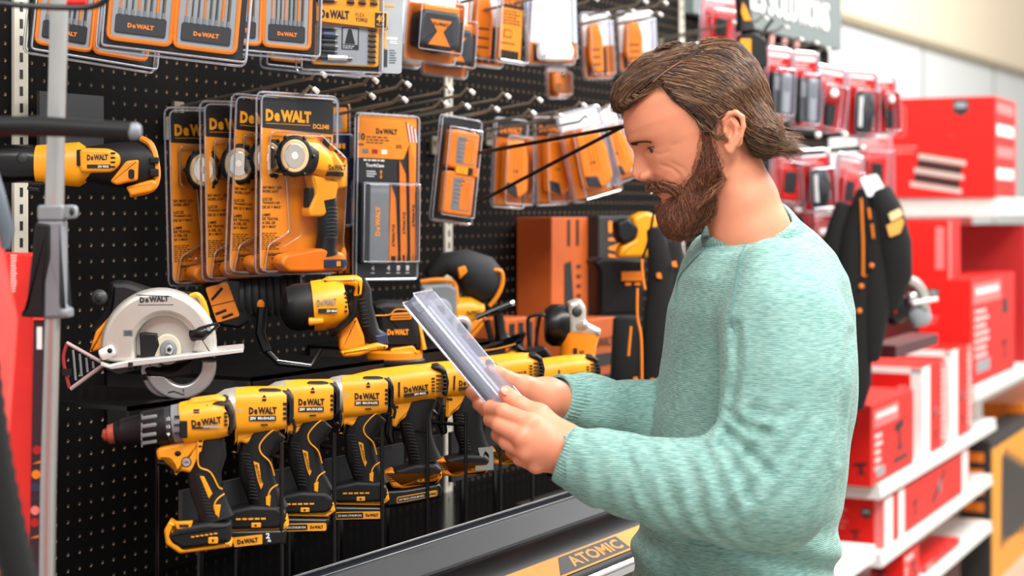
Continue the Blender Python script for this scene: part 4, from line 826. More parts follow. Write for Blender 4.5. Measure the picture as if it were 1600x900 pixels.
# saw with dust bag
F = fz(715, 460, 3.3, 8); r = root_at('power_tool', 'orange tool with grey metal head and black dust bag above the held package', 'power tool', F, 715, 525)
m = MB(); prism(m, F, rnd([(655, 444), (700, 442), (712, 450), (712, 500), (668, 508), (655, 480)], 5), -20, 20, GRY, 5, backbev=True); prism(m, F, arc(684, 484, 20, 0, 350, 24), 18, 28, GRC, 4); prism(m, F, arc(684, 484, 9, 0, 350, 20), 26, 30, DGR, 2); text(m, F, 'XR', 668, 452, 14, 6, 21, WHT, 0, .02); prism(m, F, arc(718, 508, 17, 0, 350, 24), 10, 26, SIL, 5); prism(m, F, arc(720, 510, 9, 0, 350, 20), 24, 28, DGR, 2)
m.build('metal_head', r, label='grey cast metal head')
m = MB(); strap(m, F, [(656, 440, 10), (680, 437, 10), (706, 440, 10), (712, 460, 12), (714, 500, 14), (728, 526, 14)], 4.5, YEL2); loft(m, F, [(712, 486, 0, 22, 20), (735, 486, 0, 22, 20), (752, 488, 0, 14, 14)], YEL, 20, dome=6); prism(m, F, rnd([(728, 500), (760, 494), (752, 512), (738, 530), (724, 532)], 4), -12, 12, YEL2, 4, backbev=True); logo(m, F, 738, 487, 22, 6, 22, INK, -4)
prism(m, F, rnd([(712, 418), (724, 414), (728, 424), (716, 436)], 3), 8, 26, YEL2, 2); m.build('motor_body', r, label='orange motor body')
m = MB(); loft(m, F, [(672, 430, -4, 12, 14), (694, 412, -6, 18, 22), (722, 414, -6, 26, 28), (750, 432, -6, 36, 30), (768, 446, -6, 30, 26), (776, 452, -6, 16, 18)], mat('dust_bag_cloth', (30, 31, 34), .75, bump=.4, bscale=60), 24, dome=5); m.build('dust_bag', r, label='black cloth dust bag')
m = MB(); strap(m, F, [(768, 422, 12), (782, 424, 14), (784, 442, 14), (776, 462, 14), (764, 478, 12)], 3.6, YEL2); m.build('bag_frame', r, label='orange bag frame')
# black lever handle tool
F = fz(780, 500, 3.25, 8); r = root_at('tool_stand', 'black clamp with slanted chrome-ended lever right of the orange tool', 'clamp', F, 780, 530)
m = MB(); tube(m, [(742, 496, 10), (770, 484, 10), (798, 473, 10)], 4.5, BLK2, 10, F); tube(m, [(797, 473.4, 10), (802, 471.5, 10)], 4.6, STL, 10, F); m.build('lever', r)
m = MB(); loft(m, F, [(778, 490, 0, 8, 8), (782, 520, 0, 9, 9), (786, 532, 0, 14, 12)], BLK2, 14); tube(m, [(760, 500, 0), (768, 530, 0)], 5, BLK, 8, F); m.build('column', r)
# oscillating / jig tool with vertical lettering
F = fz(820, 555, 3.2, 6); r = root_at('power_tool', 'yellow tool with black top handle above the man’s right thumb'.replace('’', "'"), 'power tool', F, 820, 600)
m = MB(); prism(m, F, rnd([(752, 546), (770, 535), (808, 532), (812, 520), (822, 518), (816, 534), (800, 540), (764, 550)], 3), -16, 16, BLK, 4, backbev=True); strap(m, F, [(754, 546, 17), (776, 543, 17), (804, 536, 17)], 1, YEL)
prism(m, F, rnd([(806, 534), (820, 548), (850, 540), (862, 556), (866, 580), (862, 596), (852, 600), (852, 560), (824, 556), (800, 545)], 5), -20, 21, BLK, 5, backbev=True); m.build('grip', r, label='black rubber grip')
m = MB(); prism(m, F, rnd([(782, 556), (800, 546), (820, 556), (848, 556), (858, 575), (856, 592), (830, 600), (790, 590)], 6), -19, 20, YEL, 6, backbev=True); logo(m, F, 800, 568, 34, 8, 21, INK, 75); tube(m, [(822, 562, 20.5), (832, 584, 20.5)], .8, INK, 4, F)
for k in range(4): box(m, F, 848, 557+k*7, 852, 561+k*7, 18, 21, INK)
m.build('body', r, label='yellow body with lettering running down')
for k in range(5): pass
F = fz(790, 520, 3.35, 6); 
# angle grinder standing upright
F = fz(900, 540, 3.1, 4); r = root_at('angle_grinder', 'upright orange angle grinder with grey gear head and round black guard', 'grinder', F, 900, 615)
m = MB(); loft(m, F, [(905, 520, 0, 32, 26), (903, 545, 0, 28, 24), (900, 580, 0, 27, 23), (900, 612, 0, 27, 23), (900, 640, 0, 26, 22)], YEL2, 28, 2.6)
logo(m, F, 906, 561, 30, 7, 26, INK, 90); box(m, F, 893, 542, 899, 578, 24, 26.4, INK, 0, 1)
for k in range(4): tube(m, [(891+k*6, 582, 23), (891+k*6, 592, 23)], 1.2, INK, 5, F)
m.build('motor_body', r, label='orange motor body')
m = MB(); prism(m, F, rnd([(886, 472), (905, 466), (914, 480), (914, 502), (938, 514), (936, 524), (886, 520)], 4), -22, 22, SIL, 6, backbev=True); ell(m, F, (899, 486, 22), (8, 8, 4), DGR); loft(m, F, [(905, 508, 18, 9, 9), (912, 504, 26, 6, 6)], SIL, 14, dome=3); m.build('gear_head', r, label='grey cast gear head')
m = MB(); loft(m, F, [(888, 508, 0, 30, 24), (876, 508, 0, 33, 27), (862, 508, 0, 33, 27), (852, 508, 0, 26, 22)], BLK2, 26, dome=2); m.build('guard', r, label='round black wheel guard')
m = MB(); strap(m, F, [(848, 490, 6), (834, 492, 6), (824, 500, 6), (826, 540, 6)], 3, BLK2); strap(m, F, [(852, 492, 10), (842, 496, 10), (836, 540, 10)], 3, BLK2); m.build('cable', r)
# brackets carrying the tools (black sheet on the pegboard)
for i, (x0, x1, y, Y, lb) in enumerate(((100, 345, 628, -.34, 'the circular saw'), (395, 600, 562, -.30, 'the barrel-shaped tool'), (565, 672, 570, -.28, 'the sander'), (655, 790, 530, -.25, 'the tool with the dust bag'), (60, 162, 142, -.06, 'the top left grinder'))):
    A, B = atY(x0, y, Y), atY(x1, y, Y); mb = MB()
    if i == 4: A, B = atY(62, 142, -.03), atY(162, 142, -.03); wbox(mb, A[0], -.03, A[2]-.10, B[0], -.024, A[2], DGR); wbox(mb, A[0], -.03, A[2]-.10, B[0], 0, A[2]-.094, DGR)
    else:
        zz = B[2] if i else 1.55-(630-330)/FPX*dwall(240, Y); A = atY(x0, 330, Y); xs = A[0]+(.12 if i == 0 else 0)
        wbox(mb, xs, Y, zz-.006, B[0], 0, zz, BLK2); wbox(mb, xs, Y, zz-.05, B[0], Y+.004, zz, BLK2); wbox(mb, xs, -.006, zz-.1, B[0], 0, zz, BLK2)
    tag(mb.build('shelf_bracket', smooth=False), 'black sheet metal bracket under '+lb if i < 4 else 'dark grey plate bracket above the top left grinder', 'bracket', 'sheet metal brackets on the pegboard')
# ================================================================ red shelving on the right (turned a little from the black gondola)
T2 = math.atan(1320/FPX); RU = VR*math.sin(T2)+VF*math.cos(T2); RN = VR*math.cos(T2)-VF*math.sin(T2)
R0, F0 = (1370-800)/FPX*5.26, 5.26
def dl(px): s = (px-800)/FPX; return F0+math.cos(T2)*(s*F0-R0)/(math.sin(T2)-s*math.cos(T2))
def rgeom(pc, pl, pr, d):
    r0, f0 = (pc-800)/FPX*d, d; sl, sr = (pl-800)/FPX, (pr-800)/FPX
    return (r0-sl*f0)/(math.cos(T2)+sl*math.sin(T2)), (sr*f0-r0)/(math.sin(T2)-sr*math.cos(T2))
class RF_(Frame):
    def __init__(s, O, x, n, u=.001): s.O = np.array(O); s.x = x; s.z = VU.copy(); s.n = n; s.u = u
def rbox(mb, pc, pt, pb, pl, pr, m, d=None, bev=4, lip=0):
    """box with its near vertical edge seen at px=pc from pt to pb; returns frames of the end face and the aisle face"""
    d = d or dl(pc); w, L = rgeom(pc, pl, pr, d); h = (pb-pt)/FPX*d; O = at(pc, pt, d)
    A = RF_(O-RN*w, RN, -RU); B = RF_(O, RU, RN)
    prism(mb, A, rect(0, 0, w*1000, h*1000, bev), -L*1000, 0, m, 2, seg=1); return A, w*1000, h*1000, B, L*1000
SZ = {k: 1.55+(330-pt)/FPX*dl(pc) for k, pc, pt in (('A', 1370, 757), ('B', 1372, 865), ('F', 1520, 604), ('E', 1556, 308), ('L', 1400, 935))}
def redbox(label, pc, pt, pb, pl, pr, d=None, art=None, name='boxed_tool', white=False, group='red boxed tools on the white shelves', col=None, on=None):
    if on: pb = 330+(1.55-SZ[on]-.001)*FPX/(d or dl(pc))
    mb = MB(); A, w, h, B, L = rbox(mb, pc, pt, pb, pl, pr, col or RED, d)
    root = thing(name, label, 'box', mb.v[0] if False else tuple(A.pt(w/2, h, -L/2)), group); mb.build('carton', root, smooth=False)
    m = MB()
    if art: art(m, A, w, h, B, L)
    if m.v: m.build('printed_artwork', root, smooth=False)
    return root
def badge(m, A, a, b, s): prism(m, A, rnd([(a-s, b-s), (a+s, b-s), (a+s, b+s*.6), (a, b+s*1.2), (a-s, b+s*.6)], 3), 0, .8, INKG); box(m, A, a-s*.7, b-s*.6, a+s*.7, b+s*.1, .8, 1.2, GRC)
def sketch(m, A, a, b, s, k=0):
    if k == 0: prism(m, A, [(a-s, b-s*.3), (a+s*.7, b-s*.5), (a+s*.7, b-s*.1), (a+s*.1, b), (a+s*.25, b+s*.8), (a-s*.2, b+s*.8), (a-s*.25, b+s*.05), (a-s, b+s*.05)], 0, .9, INK); box(m, A, a-s*.5, b+s*.8, a+s*.5, b+s*1.05, 0, 1, INKG)
    else: prism(m, A, [(a-s, b+s*.2), (a+s*.9, b-s*.55), (a+s*.95, b-s*.4), (a-s*.9, b+s*.4)], 0, .9, INKG); prism(m, A, [(a-s*.1, b-s*.2), (a+s*.2, b-s*.3), (a+s*.3, b+s*.1), (a, b+s*.2)], .5, 1.3, GRY)
def art1(m, A, w, h, B, L):
    badge(m, A, w*.55, h*.2, h*.09); sketch(m, A, w*.3, h*.55, h*.25); sketch(m, A, w*.8, h*.75, h*.1); box(m, A, w*.05, h*.12, w*.2, h*.28, 0, 1, PNK)
    box(m, B, L*.06, h*.08, L*.62, h*.3, 0, 1, PNK); box(m, B, L*.1, h*.13, L*.58, h*.19, 1, 1.5, WHT); rows(m, B, L*.08, h*.38, L*.16, 5, h*.1, h*.05, 1, WHT, 5); sketch(m, B, L*.66, h*.45, h*.26); box(m, B, L*.12, h*.8, L*.3, h*.92, 0, 1, GRC); box(m, B, L*.52, h*.8, L*.84, h*.86, 0, 1, INKG)
def art2(m, A, w, h, B, L):
    box(m, A, 0, 0, w, h*.07, 0, 1, WHT); box(m, A, w*.84, 0, w, h, 0, 1, WHT); box(m, A, w*.66, h*.2, w*.8, h*.62, 0, 1, PNK); rows(m, A, w*.35, h*.3, w*.2, 6, h*.05, h*.02, 1, PNK, 3)
    box(m, B, 0, 0, L*.3, h, 0, 1, WHT); box(m, B, L*.78, 0, L, h, 0, 1, PNK); sketch(m, B, L*.56, h*.55, h*.2, 1); sketch(m, B, L*.56, h*.8, h*.08); rows(m, B, L*.8, h*.1, L*.16, 12, h*.07, h*.03, 1.5, WHT, 8)
def art3(m, A, w, h, B, L):
    box(m, A, w*.86, 0, w, h, 0, 1, PNK); sketch(m, A, w*.6, h*.72, h*.12); badge(m, A, w*.75, h*.3, h*.1); rows(m, A, w*.2, h*.25, w*.3, 4, h*.12, h*.04, 1, PNK, 6)
    box(m, B, 0, 0, L*.08, h, 0, 1, WHT); box(m, B, L*.2-L*.06, 0, L*.2, h, 0, 1, WHT); sketch(m, B, L*.6, h*.5, h*.7, 1); sketch(m, B, L*.32, h*.5, h*.22); box(m, B, L*.9, 0, L*.98, h, 0, 1, WHT)
def art4(m, A, w, h, B, L):
    badge(m, A, w*.28, h*.14, h*.055); rows(m, A, w*.1, h*.35, w*.35, 2, h*.05, h*.02, 1, PNK, 3)
    box(m, B, L*.05, h*.05, L*.66, h*.24, 0, 1, PNK); box(m, B, L*.1, h*.1, L*.6, h*.15, 1, 1.6, WHT); rows(m, B, L*.08, h*.3, L*.3, 7, h*.07, h*.03, 1, WHT, 4); box(m, B, L*.12, h*.78, L*.4, h*.9, 0, 1, GRC); sketch(m, B, L*.75, h*.72, h*.13); box(m, B, L*.7, h*.25, L*.82, h*.4, 0, 1, INKG)
def art5(m, A, w, h, B, L):
    tube(m, [(x, y, 1) for x, y in rect(w*.02, h*.08, w*.14, h*.38, 8)], 2.5, PNK, 4, A, closed=True); box(m, A, w*.05, h*.16, w*.10, h*.28, 0, 1, PNK); badge(m, A, w*.68, h*.1, h*.08); rows(m, A, w*.02, h*.48, w*.3, 2, h*.05, h*.025, 1, PNK, 3)
    for k in range(3): prism(m, A, [(w*(.27-.04*k), h*(.56+.14*k)), (w*(.73-.02*k), h*(.64+.14*k)), (w*(.73-.02*k), h*(.69+.14*k)), (w*(.27-.04*k), h*(.61+.14*k))], 0, 2, mat('box_silver', (186, 184, 176), .4))
    for k in range(2): prism(m, A, [(w*(.27-.03*k), h*(.62+.14*k)), (w*(.70-.02*k), h*(.70+.14*k)), (w*(.68-.02*k), h*(.77+.14*k)), (w*(.25-.03*k), h*(.69+.14*k))], 0, 1.4, INK)
    tube(m, [(w*.48, h*.42, 1), (w*.55, h*.38, 1), (w*.63, h*.42, 1)], 3, RED2, 6, A)
    for k in range(4): box(m, B, L*.1, h*(.05+.22*k), L*.9, h*(.16+.22*k), 0, 1, PNK if k % 2 == 0 else WHT)
def plain(m, A, w, h, B, L): box(m, B, 0, 0, L*.2, h, 0, 1, PNK); box(m, A, w*.7, h*.1, w*.9, h*.8, 0, 1, PNK)
redbox('red drill box with black tool pictures on the upper white shelf, nearest the man', 1361, 634, 755, 1285, 1427, art=art1, on='A')
redbox('tall red and white box behind the nearest drill box', 1441, 575, 722, 1330, 1478, art=art2, on='A')
redbox('white-edged red box standing at the far end of the upper white shelf', 1486, 548, 700, 1415, 1518, art=art2, on='A')
redbox('long flat red box with a string trimmer picture on the middle white shelf', 1382, 781, 862, 1270, 1514, art=art3, on='B')
redbox('large red carton with black badge on the second tallest shelf', 1517, 437, 602, 1436, 1585, art=art4, on='F')
redbox('big red carton with rack lights picture on the top shelf', 1554, 150, 306, 1392, 1587, art=art5, on='E')
redbox('red carton with pink stripe under the top shelf', 1482, 345, 440, 1415, 1500, d=dl(1517)+.05, art=plain)
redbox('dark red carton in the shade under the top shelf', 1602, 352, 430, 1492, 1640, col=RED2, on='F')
redbox('red carton cut by the right edge of the picture', 1640, 430, 590, 1588, 1680, art=art4, on='F')
redbox('low red box on the bottom white shelf with pink edge', 1446, 884, 960, 1395, 1500, art=plain, on='L')
redbox('small red box leaning in the bottom shelf near the man', 1412, 868, 930, 1360, 1436, art=art1, on='L')
SH = mat('white_shelf_enamel', (226, 226, 222), .4)
def shelf(label, pc, pt, th, pl, pr, d=None):
    mb = MB(); d = d or dl(pc)-.0; A, w, h, B, L = rbox(mb, pc, pt, pt+th, pl, pr, SH, d, 0)
    sweep_ = rnd([(0, 0), (0, h)], 1)
    m2 = MB(); box(m2, B, 0, 0, L, h, 0, 10, SH, 2); box(m2, B, 0, h*.55, L, h*.95, 10, 13, SH, 1)
    root = thing('shelf_board', label, 'shelf', tuple(A.pt(w/2, h, -L/2)), 'white metal shelves of the red tool display'); mb.build('shelf_plate', root, smooth=False); m2.build('price_rail', root, smooth=False)
    return root
shelf('white metal shelf carrying the red drill box', 1370, 757, 24, 1262, 1552)
shelf('white metal shelf below, carrying the long flat box', 1372, 865, 22, 1262, 1546)
shelf('white metal shelf under the large carton with black badge', 1520, 604, 24, 1425, 1640)
shelf('thick white top shelf under the rack lights carton', 1556, 308, 30, 1390, 1680)
shelf('lowest white shelf at the bottom right', 1400, 935, 22, 1300, 1545)
# near white base shelf beside the man's hip
mb = MB(); A, w, h, B, L = rbox(mb, 1300, 898, 925, 1180, 1368, SH, d=4.3, bev=0); r = thing('shelf_board', 'white base shelf right behind the man at the lower edge', 'shelf', tuple(A.pt(w/2, h, -L/2)), 'white metal shelves of the red tool display'); mb.build('shelf_plate', r, smooth=False)
mb = MB(); c = at(1372, 330, 5.3); 
for (pp, dd, zz) in ((1366, dl(1366)+.02, .05), (1553, dl(1553), .05)):
    q = at(pp, 330, dd)-RN*.62; wbox(mb, q[0]-.02, q[1]-.02, .0, q[0]+.02, q[1]+.02, 2.0 if pp > 1500 else 1.15, SH)
q0, q1 = at(1366, 330, dl(1366))-RN*.64, at(1700, 330, dl(1690))-RN*.64
V = [tuple(x) for x in (q0, q1, q1+RN*.02, q0+RN*.02)]; V = [(v[0], v[1], 0.02) for v in V]+[(v[0], v[1], 1.52) for v in V]
mb.add(V, [(0, 1, 5, 4), (1, 2, 6, 5), (2, 3, 7, 6), (3, 0, 4, 7), (4, 5, 6, 7)], mat('back_panel_red', (150, 22, 20), .6)); tag(mb.build('shelving_unit', smooth=False), 'red back panel and white posts holding the white shelves', 'shelf frame')
# yellow floor display at the right edge
mb = MB(); A, w, h, B, L = rbox(mb, 1547, 690, 1060, 1500, 1680, INKG, d=dl(1547)+.05, bev=0); r = thing('floor_display', 'black framed floor display with yellow printed panel at the right edge', 'display', tuple(A.pt(w/2, h, -L/2)))
mb.build('frame', r, smooth=False); m = MB(); box(m, B, 30, 40, L-40, h-60, 0, 4, mat('amber_panel', (236, 156, 34), .5))
for k in range(7): prism(m, B, [(L*(.1+.05*k), h*(.1+.03*k)), (L*(.16+.05*k), h*(.07+.03*k)), (L*(.14+.05*k), h*(.45+.02*k)), (L*(.09+.05*k), h*(.5-.01*k))], 4, 5.5, INKG)
for k in range(8): box(m, B, L*.5+k*30, h*(.55+.02*(k % 3)), L*.5+k*30+16, h*.75, 4, 5.5, INKG)
m.build('yellow_panel', r, smooth=False); m = MB()
for k in range(5): box(m, A, w*.1, h*(.05+.07*k), w*.8, h*(.09+.07*k), 0, 2, OR2)
m.build('side_print', r, smooth=False)
mb = MB(); A, w, h, B, L = rbox(mb, 1600, 632, 665, 1535, 1700, OR2, d=dl(1600)+.3, bev=0); tag(mb.build('boxed_tool', smooth=False), 'orange carton on top of the black framed display', 'box')
# ================================================================ red blister packs on the second section of the pegboard
def red_pack(px, py, Y, wp, hp_, label, kind=0, roll=0, phi=24):
    F = Frame(px, py, Y=Y, phi=phi, roll=roll); d = dwall(px, Y); k = d/FPX*1000; w, h = wp*k/.92, hp_*k
    root = thing('red_tool_pack', label, 'tool pack', F.pt(w/2, h, 0), 'red blister packs beyond the man')
    mb = MB(); prism(mb, F, rect(3, 3, w-3, h-3, 8), 0, 2, RED if kind != 3 else PNK); box(mb, F, w*.08, h*.05, w*.92, h*.12, 2, 2.6, WHT); rows(mb, F, w*.12, h*.15, w*.7, 3, h*.035, h*.015, 2.6, WHT, 3); mb.build('card', root, smooth=False)
    m = MB()
    if kind == 0:
        for j in range(2): prism(m, F, rect(w*(.12+.42*j), h*.34, w*(.45+.42*j), h*.92, 10), 2, 26, GRC if j else DGR, 6); box(m, F, w*(.18+.42*j), h*.4, w*(.39+.42*j), h*.6, 25, 28, GRY, 1, 4)
    elif kind == 1: loft(m, F, [(w*.5, h*.35, 20, w*.26, 18), (w*.52, h*.6, 24, w*.3, 24), (w*.5, h*.92, 20, w*.24, 18)], DGR, 20, dome=6); loft(m, F, [(w*.3, h*.4, 36, w*.06, 6), (w*.3, h*.85, 36, w*.06, 6)], WHT, 10)
    elif kind == 2: ell(m, F, (w*.45, h*.45, 24), (w*.3, h*.16, 22), RED2); ell(m, F, (w*.42, h*.42, 42), (w*.14, h*.07, 8), WHT); loft(m, F, [(w*.5, h*.6, 18, w*.2, 16), (w*.55, h*.9, 18, w*.14, 12)], INKG, 14)
    else: prism(m, F, rnd([(w*.2, h*.4), (w*.8, h*.36), (w*.7, h*.9), (w*.3, h*.92)], 12), 2, 24, RED, 6); prism(m, F, rect(w*.3, h*.45, w*.62, h*.8, 8), 22, 30, INKG, 4)
    m.build('tool', root)
    clam(root, F, rect(0, 0, w, h, 14), 14, 6, bub=rect(w*.06, h*.28, w*.94, h*.97, 12), bubdepth=30); return root
for a in ((1196, 74, -.30, 44, 112, 'red pack with two grey cylinders just right of the hair', 0, -3), (1238, 80, -.30, 42, 120, 'red pack with grey tool, second of the upper red row', 0, -2), (1276, 100, -.32, 50, 104, 'third of the upper red row, dark tool with pale bands', 2, -8), (1322, 108, -.34, 52, 106, 'fourth of the upper red row, dark grey cylinder', 1, -3),
          (1366, 118, -.34, 34, 92, 'last of the upper red row, glossy red part', 2, 2), (1206, 222, -.24, 62, 96, 'red pack in the lower row beside the neck', 3, -6), (1246, 236, -.30, 52, 96, 'lower row red pack with black cylinder', 1, 4), (1308, 238, -.30, 44, 92, 'pale pink card pack above the gloves', 3, -8), (1212, 300, -.16, 56, 70, 'small red pack directly above the shoulder', 2, 4),
          (1250, 330, -.2, 60, 80, 'red and white pack low behind the shoulder', 2, 2), (1096, -10, -.2, 60, 80, 'pale red pack high above the crown of the head', 3, -4), (1290, 300, -.12, 50, 110, 'dark red pack behind the hanging gloves', 0, 2), (1340, 200, -.15, 56, 120, 'red pack partly hidden behind the rack lights carton', 3, 0)): red_pack(*a)
NW = ['leftmost', 'second', 'third', 'fourth', 'fifth', 'sixth', 'seventh', 'eighth', 'rightmost']
for i, (px, py) in enumerate(((1150, 38), (1200, 32), (1232, 46), (1255, 65), (1279, 70), (1297, 79))):
    q = atY(px, py, -.312); tag(hook(q[0], q[2]-.037), 'zinc hook under the grey header sign, %s of six' % ['first', 'second', 'third', 'fourth', 'fifth', 'sixth'][i], 'hook', 'display hooks on the black pegboard')
for i, (px, py) in enumerate(((1278, 211), (1320, 210), (1348, 231), (1292, 236))):
    q = atY(px, py, -.40); mb = MB(); tube(mb, [(q[0], 0.0, q[2]-.03), (q[0], -.2, q[2]-.012), (q[0], q[1], q[2])], .006, BLK2, 8); ell(mb, Frame(0, 0, pos=q, d=1), (0, 0, 0), (9, 9, 9), CAP, 12, 8); tag(mb.build('black_hook'), 'black arm with white tip between the two rows of red packs, %s of four' % ['first', 'second', 'third', 'fourth'][i], 'hook', 'black hooks for the red packs')
# header sign
mb = MB(); SG = mat('sign_grey', (104, 114, 114), .6); wbox(mb, 4.30, -.03, 2.10, 5.56, -.0, 2.75, SG); FW = Frame(1232, 18, Y=-.031, phi=WALLF)
text(mb, FW, 'MES SOLUTIONS', 0, -18, 760, 92, 2, WHT, 0, .02)
for k in range(3): tube(mb, [(-150+k*110, 90, 2), (-165+k*110, 140, 2), (-150+k*110, 200, 2)], 9, mat('sign_pink', (206, 150, 146), .6), 6, FW)
tag(mb.build('header_sign', smooth=False), 'grey header sign with white capital letters above the red packs', 'sign')
# yellow and black hand tool hanging above the man's head
F = fz(1165, 50, 4.2, 4); r = root_at('hand_tool', 'black hand tool with yellow inlays hanging above the back of the head', 'hand tool', F, 1170, 106)
m = MB(); loft(m, F, [(1164, -30, 0, 12, 10), (1160, 0, 0, 11, 10), (1163, 30, 0, 12, 10), (1165, 48, 0, 16, 12)], BLK, 16, 3); prism(m, F, rnd([(1158, 4), (1164, 14), (1172, 34), (1160, 34), (1155, 20)], 2), 6, 12, YEL, 1); m.build('handle', r, label='black handle with yellow inlay')
m = MB(); prism(m, F, rnd([(1152, 56), (1176, 50), (1196, 62), (1198, 104), (1176, 112), (1152, 96)], 5), -12, 12, BLK, 4, backbev=True); prism(m, F, rect(1153, 62, 1171, 92, 2), 11, 14, YEL, 1); tube(m, [(1192, 62, 0), (1197, 44, 0), (1208, 30, 0)], 3, BLK2, 8, F); m.build('head', r)
# gloves
F = fz(1360, 400, 4.5, 0); CL = mat('black_cloth', (12, 12, 13), .9, bump=.5, bscale=80)
m = MB()
for a in ([(1372, 300, 8, 20, 16), (1384, 330, 12, 24, 20), (1394, 380, 12, 28, 22), (1398, 430, 8, 26, 18), (1388, 480, 4, 14, 10)], [(1350, 300, 0, 12, 14), (1340, 360, 0, 26, 20), (1334, 440, 0, 32, 22), (1336, 520, 0, 26, 18), (1340, 600, 0, 22, 12), (1338, 636, 0, 12, 8)], [(1366, 330, 6, 18, 16), (1366, 400, 6, 24, 18), (1366, 480, 6, 24, 16), (1362, 560, 4, 12, 10)], [(1318, 320, -6, 12, 10), (1308, 380, -10, 22, 16), (1304, 470, -10, 24, 14), (1312, 560, -8, 20, 10), (1322, 640, -8, 16, 10)]): loft(m, F, a, CL, 18, dome=6)
r = root_at('work_gloves', 'bundle of black work gloves hanging with a white tag and yellow cuff label', 'gloves', F, 1355, 560); m.build('glove_fabric', r)
m = MB(); prism(m, F, rnd([(1339, 278), (1366, 272), (1381, 300), (1352, 308)], 3), 18, 20, WHC); prism(m, F, arc(1356, 283, 2, 0, 330, 8), 20, 20.6, INK); m.build('tag', r, label='white swing tag')
m = MB(); prism(m, F, rnd([(1380, 334), (1398, 325), (1403, 336), (1384, 346)], 2), 34, 37, mat('pale_label', (236, 206, 150), .5)); prism(m, F, rnd([(1377, 352), (1402, 340), (1404, 348), (1398, 364), (1382, 370)], 2), 34, 37, mat('cuff_yellow', (232, 164, 72), .5)); m.build('cuff_label', r)
m = MB()
for p in ([(1341, 310, 22), (1343, 380, 26), (1343, 430, 26), (1348, 430, 26)], [(1357, 350, 24), (1359, 372, 26)], [(1352, 325, 24), (1354, 342, 26)]): tube(m, p, 2, OR2, 6, F)
for p in ((1356, 414), (1340, 446), (1337, 484)): ell(m, F, (p[0], p[1], 28), (4, 4, 3), OR2)
m.build('orange_trim', r, label='orange trim')
# grey circular saw on the red display arm
F = fz(1430, 470, 4.8, 0); r = root_at('circular_saw', 'small blurred circular saw with pale guard in front of the large red carton', 'saw', F, 1430, 505)
m = MB(); prism(m, F, arc(1408, 470, 42, -88, 20, 16)+arc(1408, 470, 28, 20, -88, 16), -8, 14, SIL, 4); loft(m, F, [(1428, 485, 0, 14, 10), (1440, 495, 0, 20, 12), (1448, 500, 0, 12, 8)], GRC, 16, dome=6); m.build('blade_guard', r, label='pale metal guard')
m = MB(); tube(m, [(1422, 473, 16), (1461, 466, 16)], 4, CAP, 8, F); ell(m, F, (1422, 464, 12), (10, 9, 8), STL); ell(m, F, (1396, 482, 0), (26, 26, 20), BLK2); m.build('motor', r); m = MB(); prism(m, F, rnd([(1390, 456), (1400, 458), (1396, 490), (1390, 486)], 3), 4, 22, RED, 2); m.build('red_trim', r, label='red trim')
mb = MB(); A, w, h, B, L = rbox(mb, 1400, 540, 560, 1352, 1466, mat('maroon_arm', (74, 20, 30), .4), d=4.7); tag(mb.build('display_ledge', smooth=False), 'dark maroon display ledge under the small blurred saw', 'ledge')
# ================================================================ orange boxes and bags between the row of tools and the man
def wallbox(label, p0, p1, Y, dep, m, name='boxed_tool', fn=None, cat='box', grp='orange boxed tools at the end of the black pegboard'):
    F = Frame(p0[0], p0[1], Y=Y, phi=WALLF); a, b = F.P([p1])[0]; mb = MB(); prism(mb, F, rect(0, 0, a, b, 2), -dep, 0, m, 1.5, seg=1); root = thing(name, label, cat, F.pt(a/2, b, -dep/2), grp); mb.build('carton', root, smooth=False)
    if fn: q = MB(); fn(q, F, a, b); q.build('printed_artwork', root, smooth=False)
    return root
def fa(m, F, a, b):
    prism(m, F, rnd([(a*.28, b*.42), (a*.42, b*.40), (a*.5, b*.9), (a*.46, b*1), (a*.28, b*1)], 5), 0, 2, INKG)
    for k in range(6): box(m, F, a*.56, b*(.44+.09*k), a*.64, b*(.47+.09*k), 0, 2, INKG)
    for k in range(2): box(m, F, a*(.35+.2*k), b*.02, a*(.4+.2*k), b*.26, 0, 2, INKG)
wallbox('tall orange carton with black saw blade print beyond the pegboard', (862, 340), (930, 505), -.10, 90, mat('burnt_orange_card', (190, 88, 30), .55), fn=fa)
def fb(m, F, a, b): text(m, F, 'DeWALT', a*.45, b*.35, b*.62, a*.5, 2, OR2, 270, .02)
wallbox('black carton with orange lettering running up it, behind the yellow saw', (936, 338), (1000, 520), -.13, 90, INKG, fn=fb)
def fc(m, F, a, b):
    for k in range(3): box(m, F, a*(.12+.3*k), b*.1, a*(.28+.3*k), b*.9, 0, 2, INKG)
wallbox('small orange carton behind the upright grinder cable', (790, 500), (836, 560), -.12, 80, mat('burnt_orange_card', 0), fn=fc)
def fd(m, F, a, b):
    text(m, F, 'DeWALT', a*.5, b*.3, a*.8, b*.12, 2, INK, 0, .02); box(m, F, 0, b*.45, a, b*.6, 0, 2, INKG); box(m, F, a*.1, b*.72, a*.9, b*.8, 0, 2, INKG)
wallbox('orange carton with black band right of the upright grinder', (920, 500), (962, 615), -.30, 120, mat('burnt_orange_card', 0), fn=fd)
F = fz(970, 440, 3.7, 10); r = root_at('tool_case', 'black tool case with orange label plate beside the man’s chest'.replace('’', "'"), 'case', F, 965, 495); m = MB(); prism(m, F, rnd([(922, 408), (934, 402), (1004, 404), (1006, 420), (1000, 424), (1000, 492), (930, 492), (930, 424)], 4), -40, 20, BLK, 6); box(m, F, 966, 424, 1002, 438, 20, 22, OR2, .5); box(m, F, 972, 441, 981, 445, 20, 22, OR2); box(m, F, 987, 441, 996, 445, 20, 22, OR2); m.build('case_body', r)
F = fz(985, 375, 3.6, 10); r = root_at('power_tool', 'yellow saw hanging under the tilted clamshells at the man’s beard'.replace('’', "'"), 'power tool', F, 985, 405)
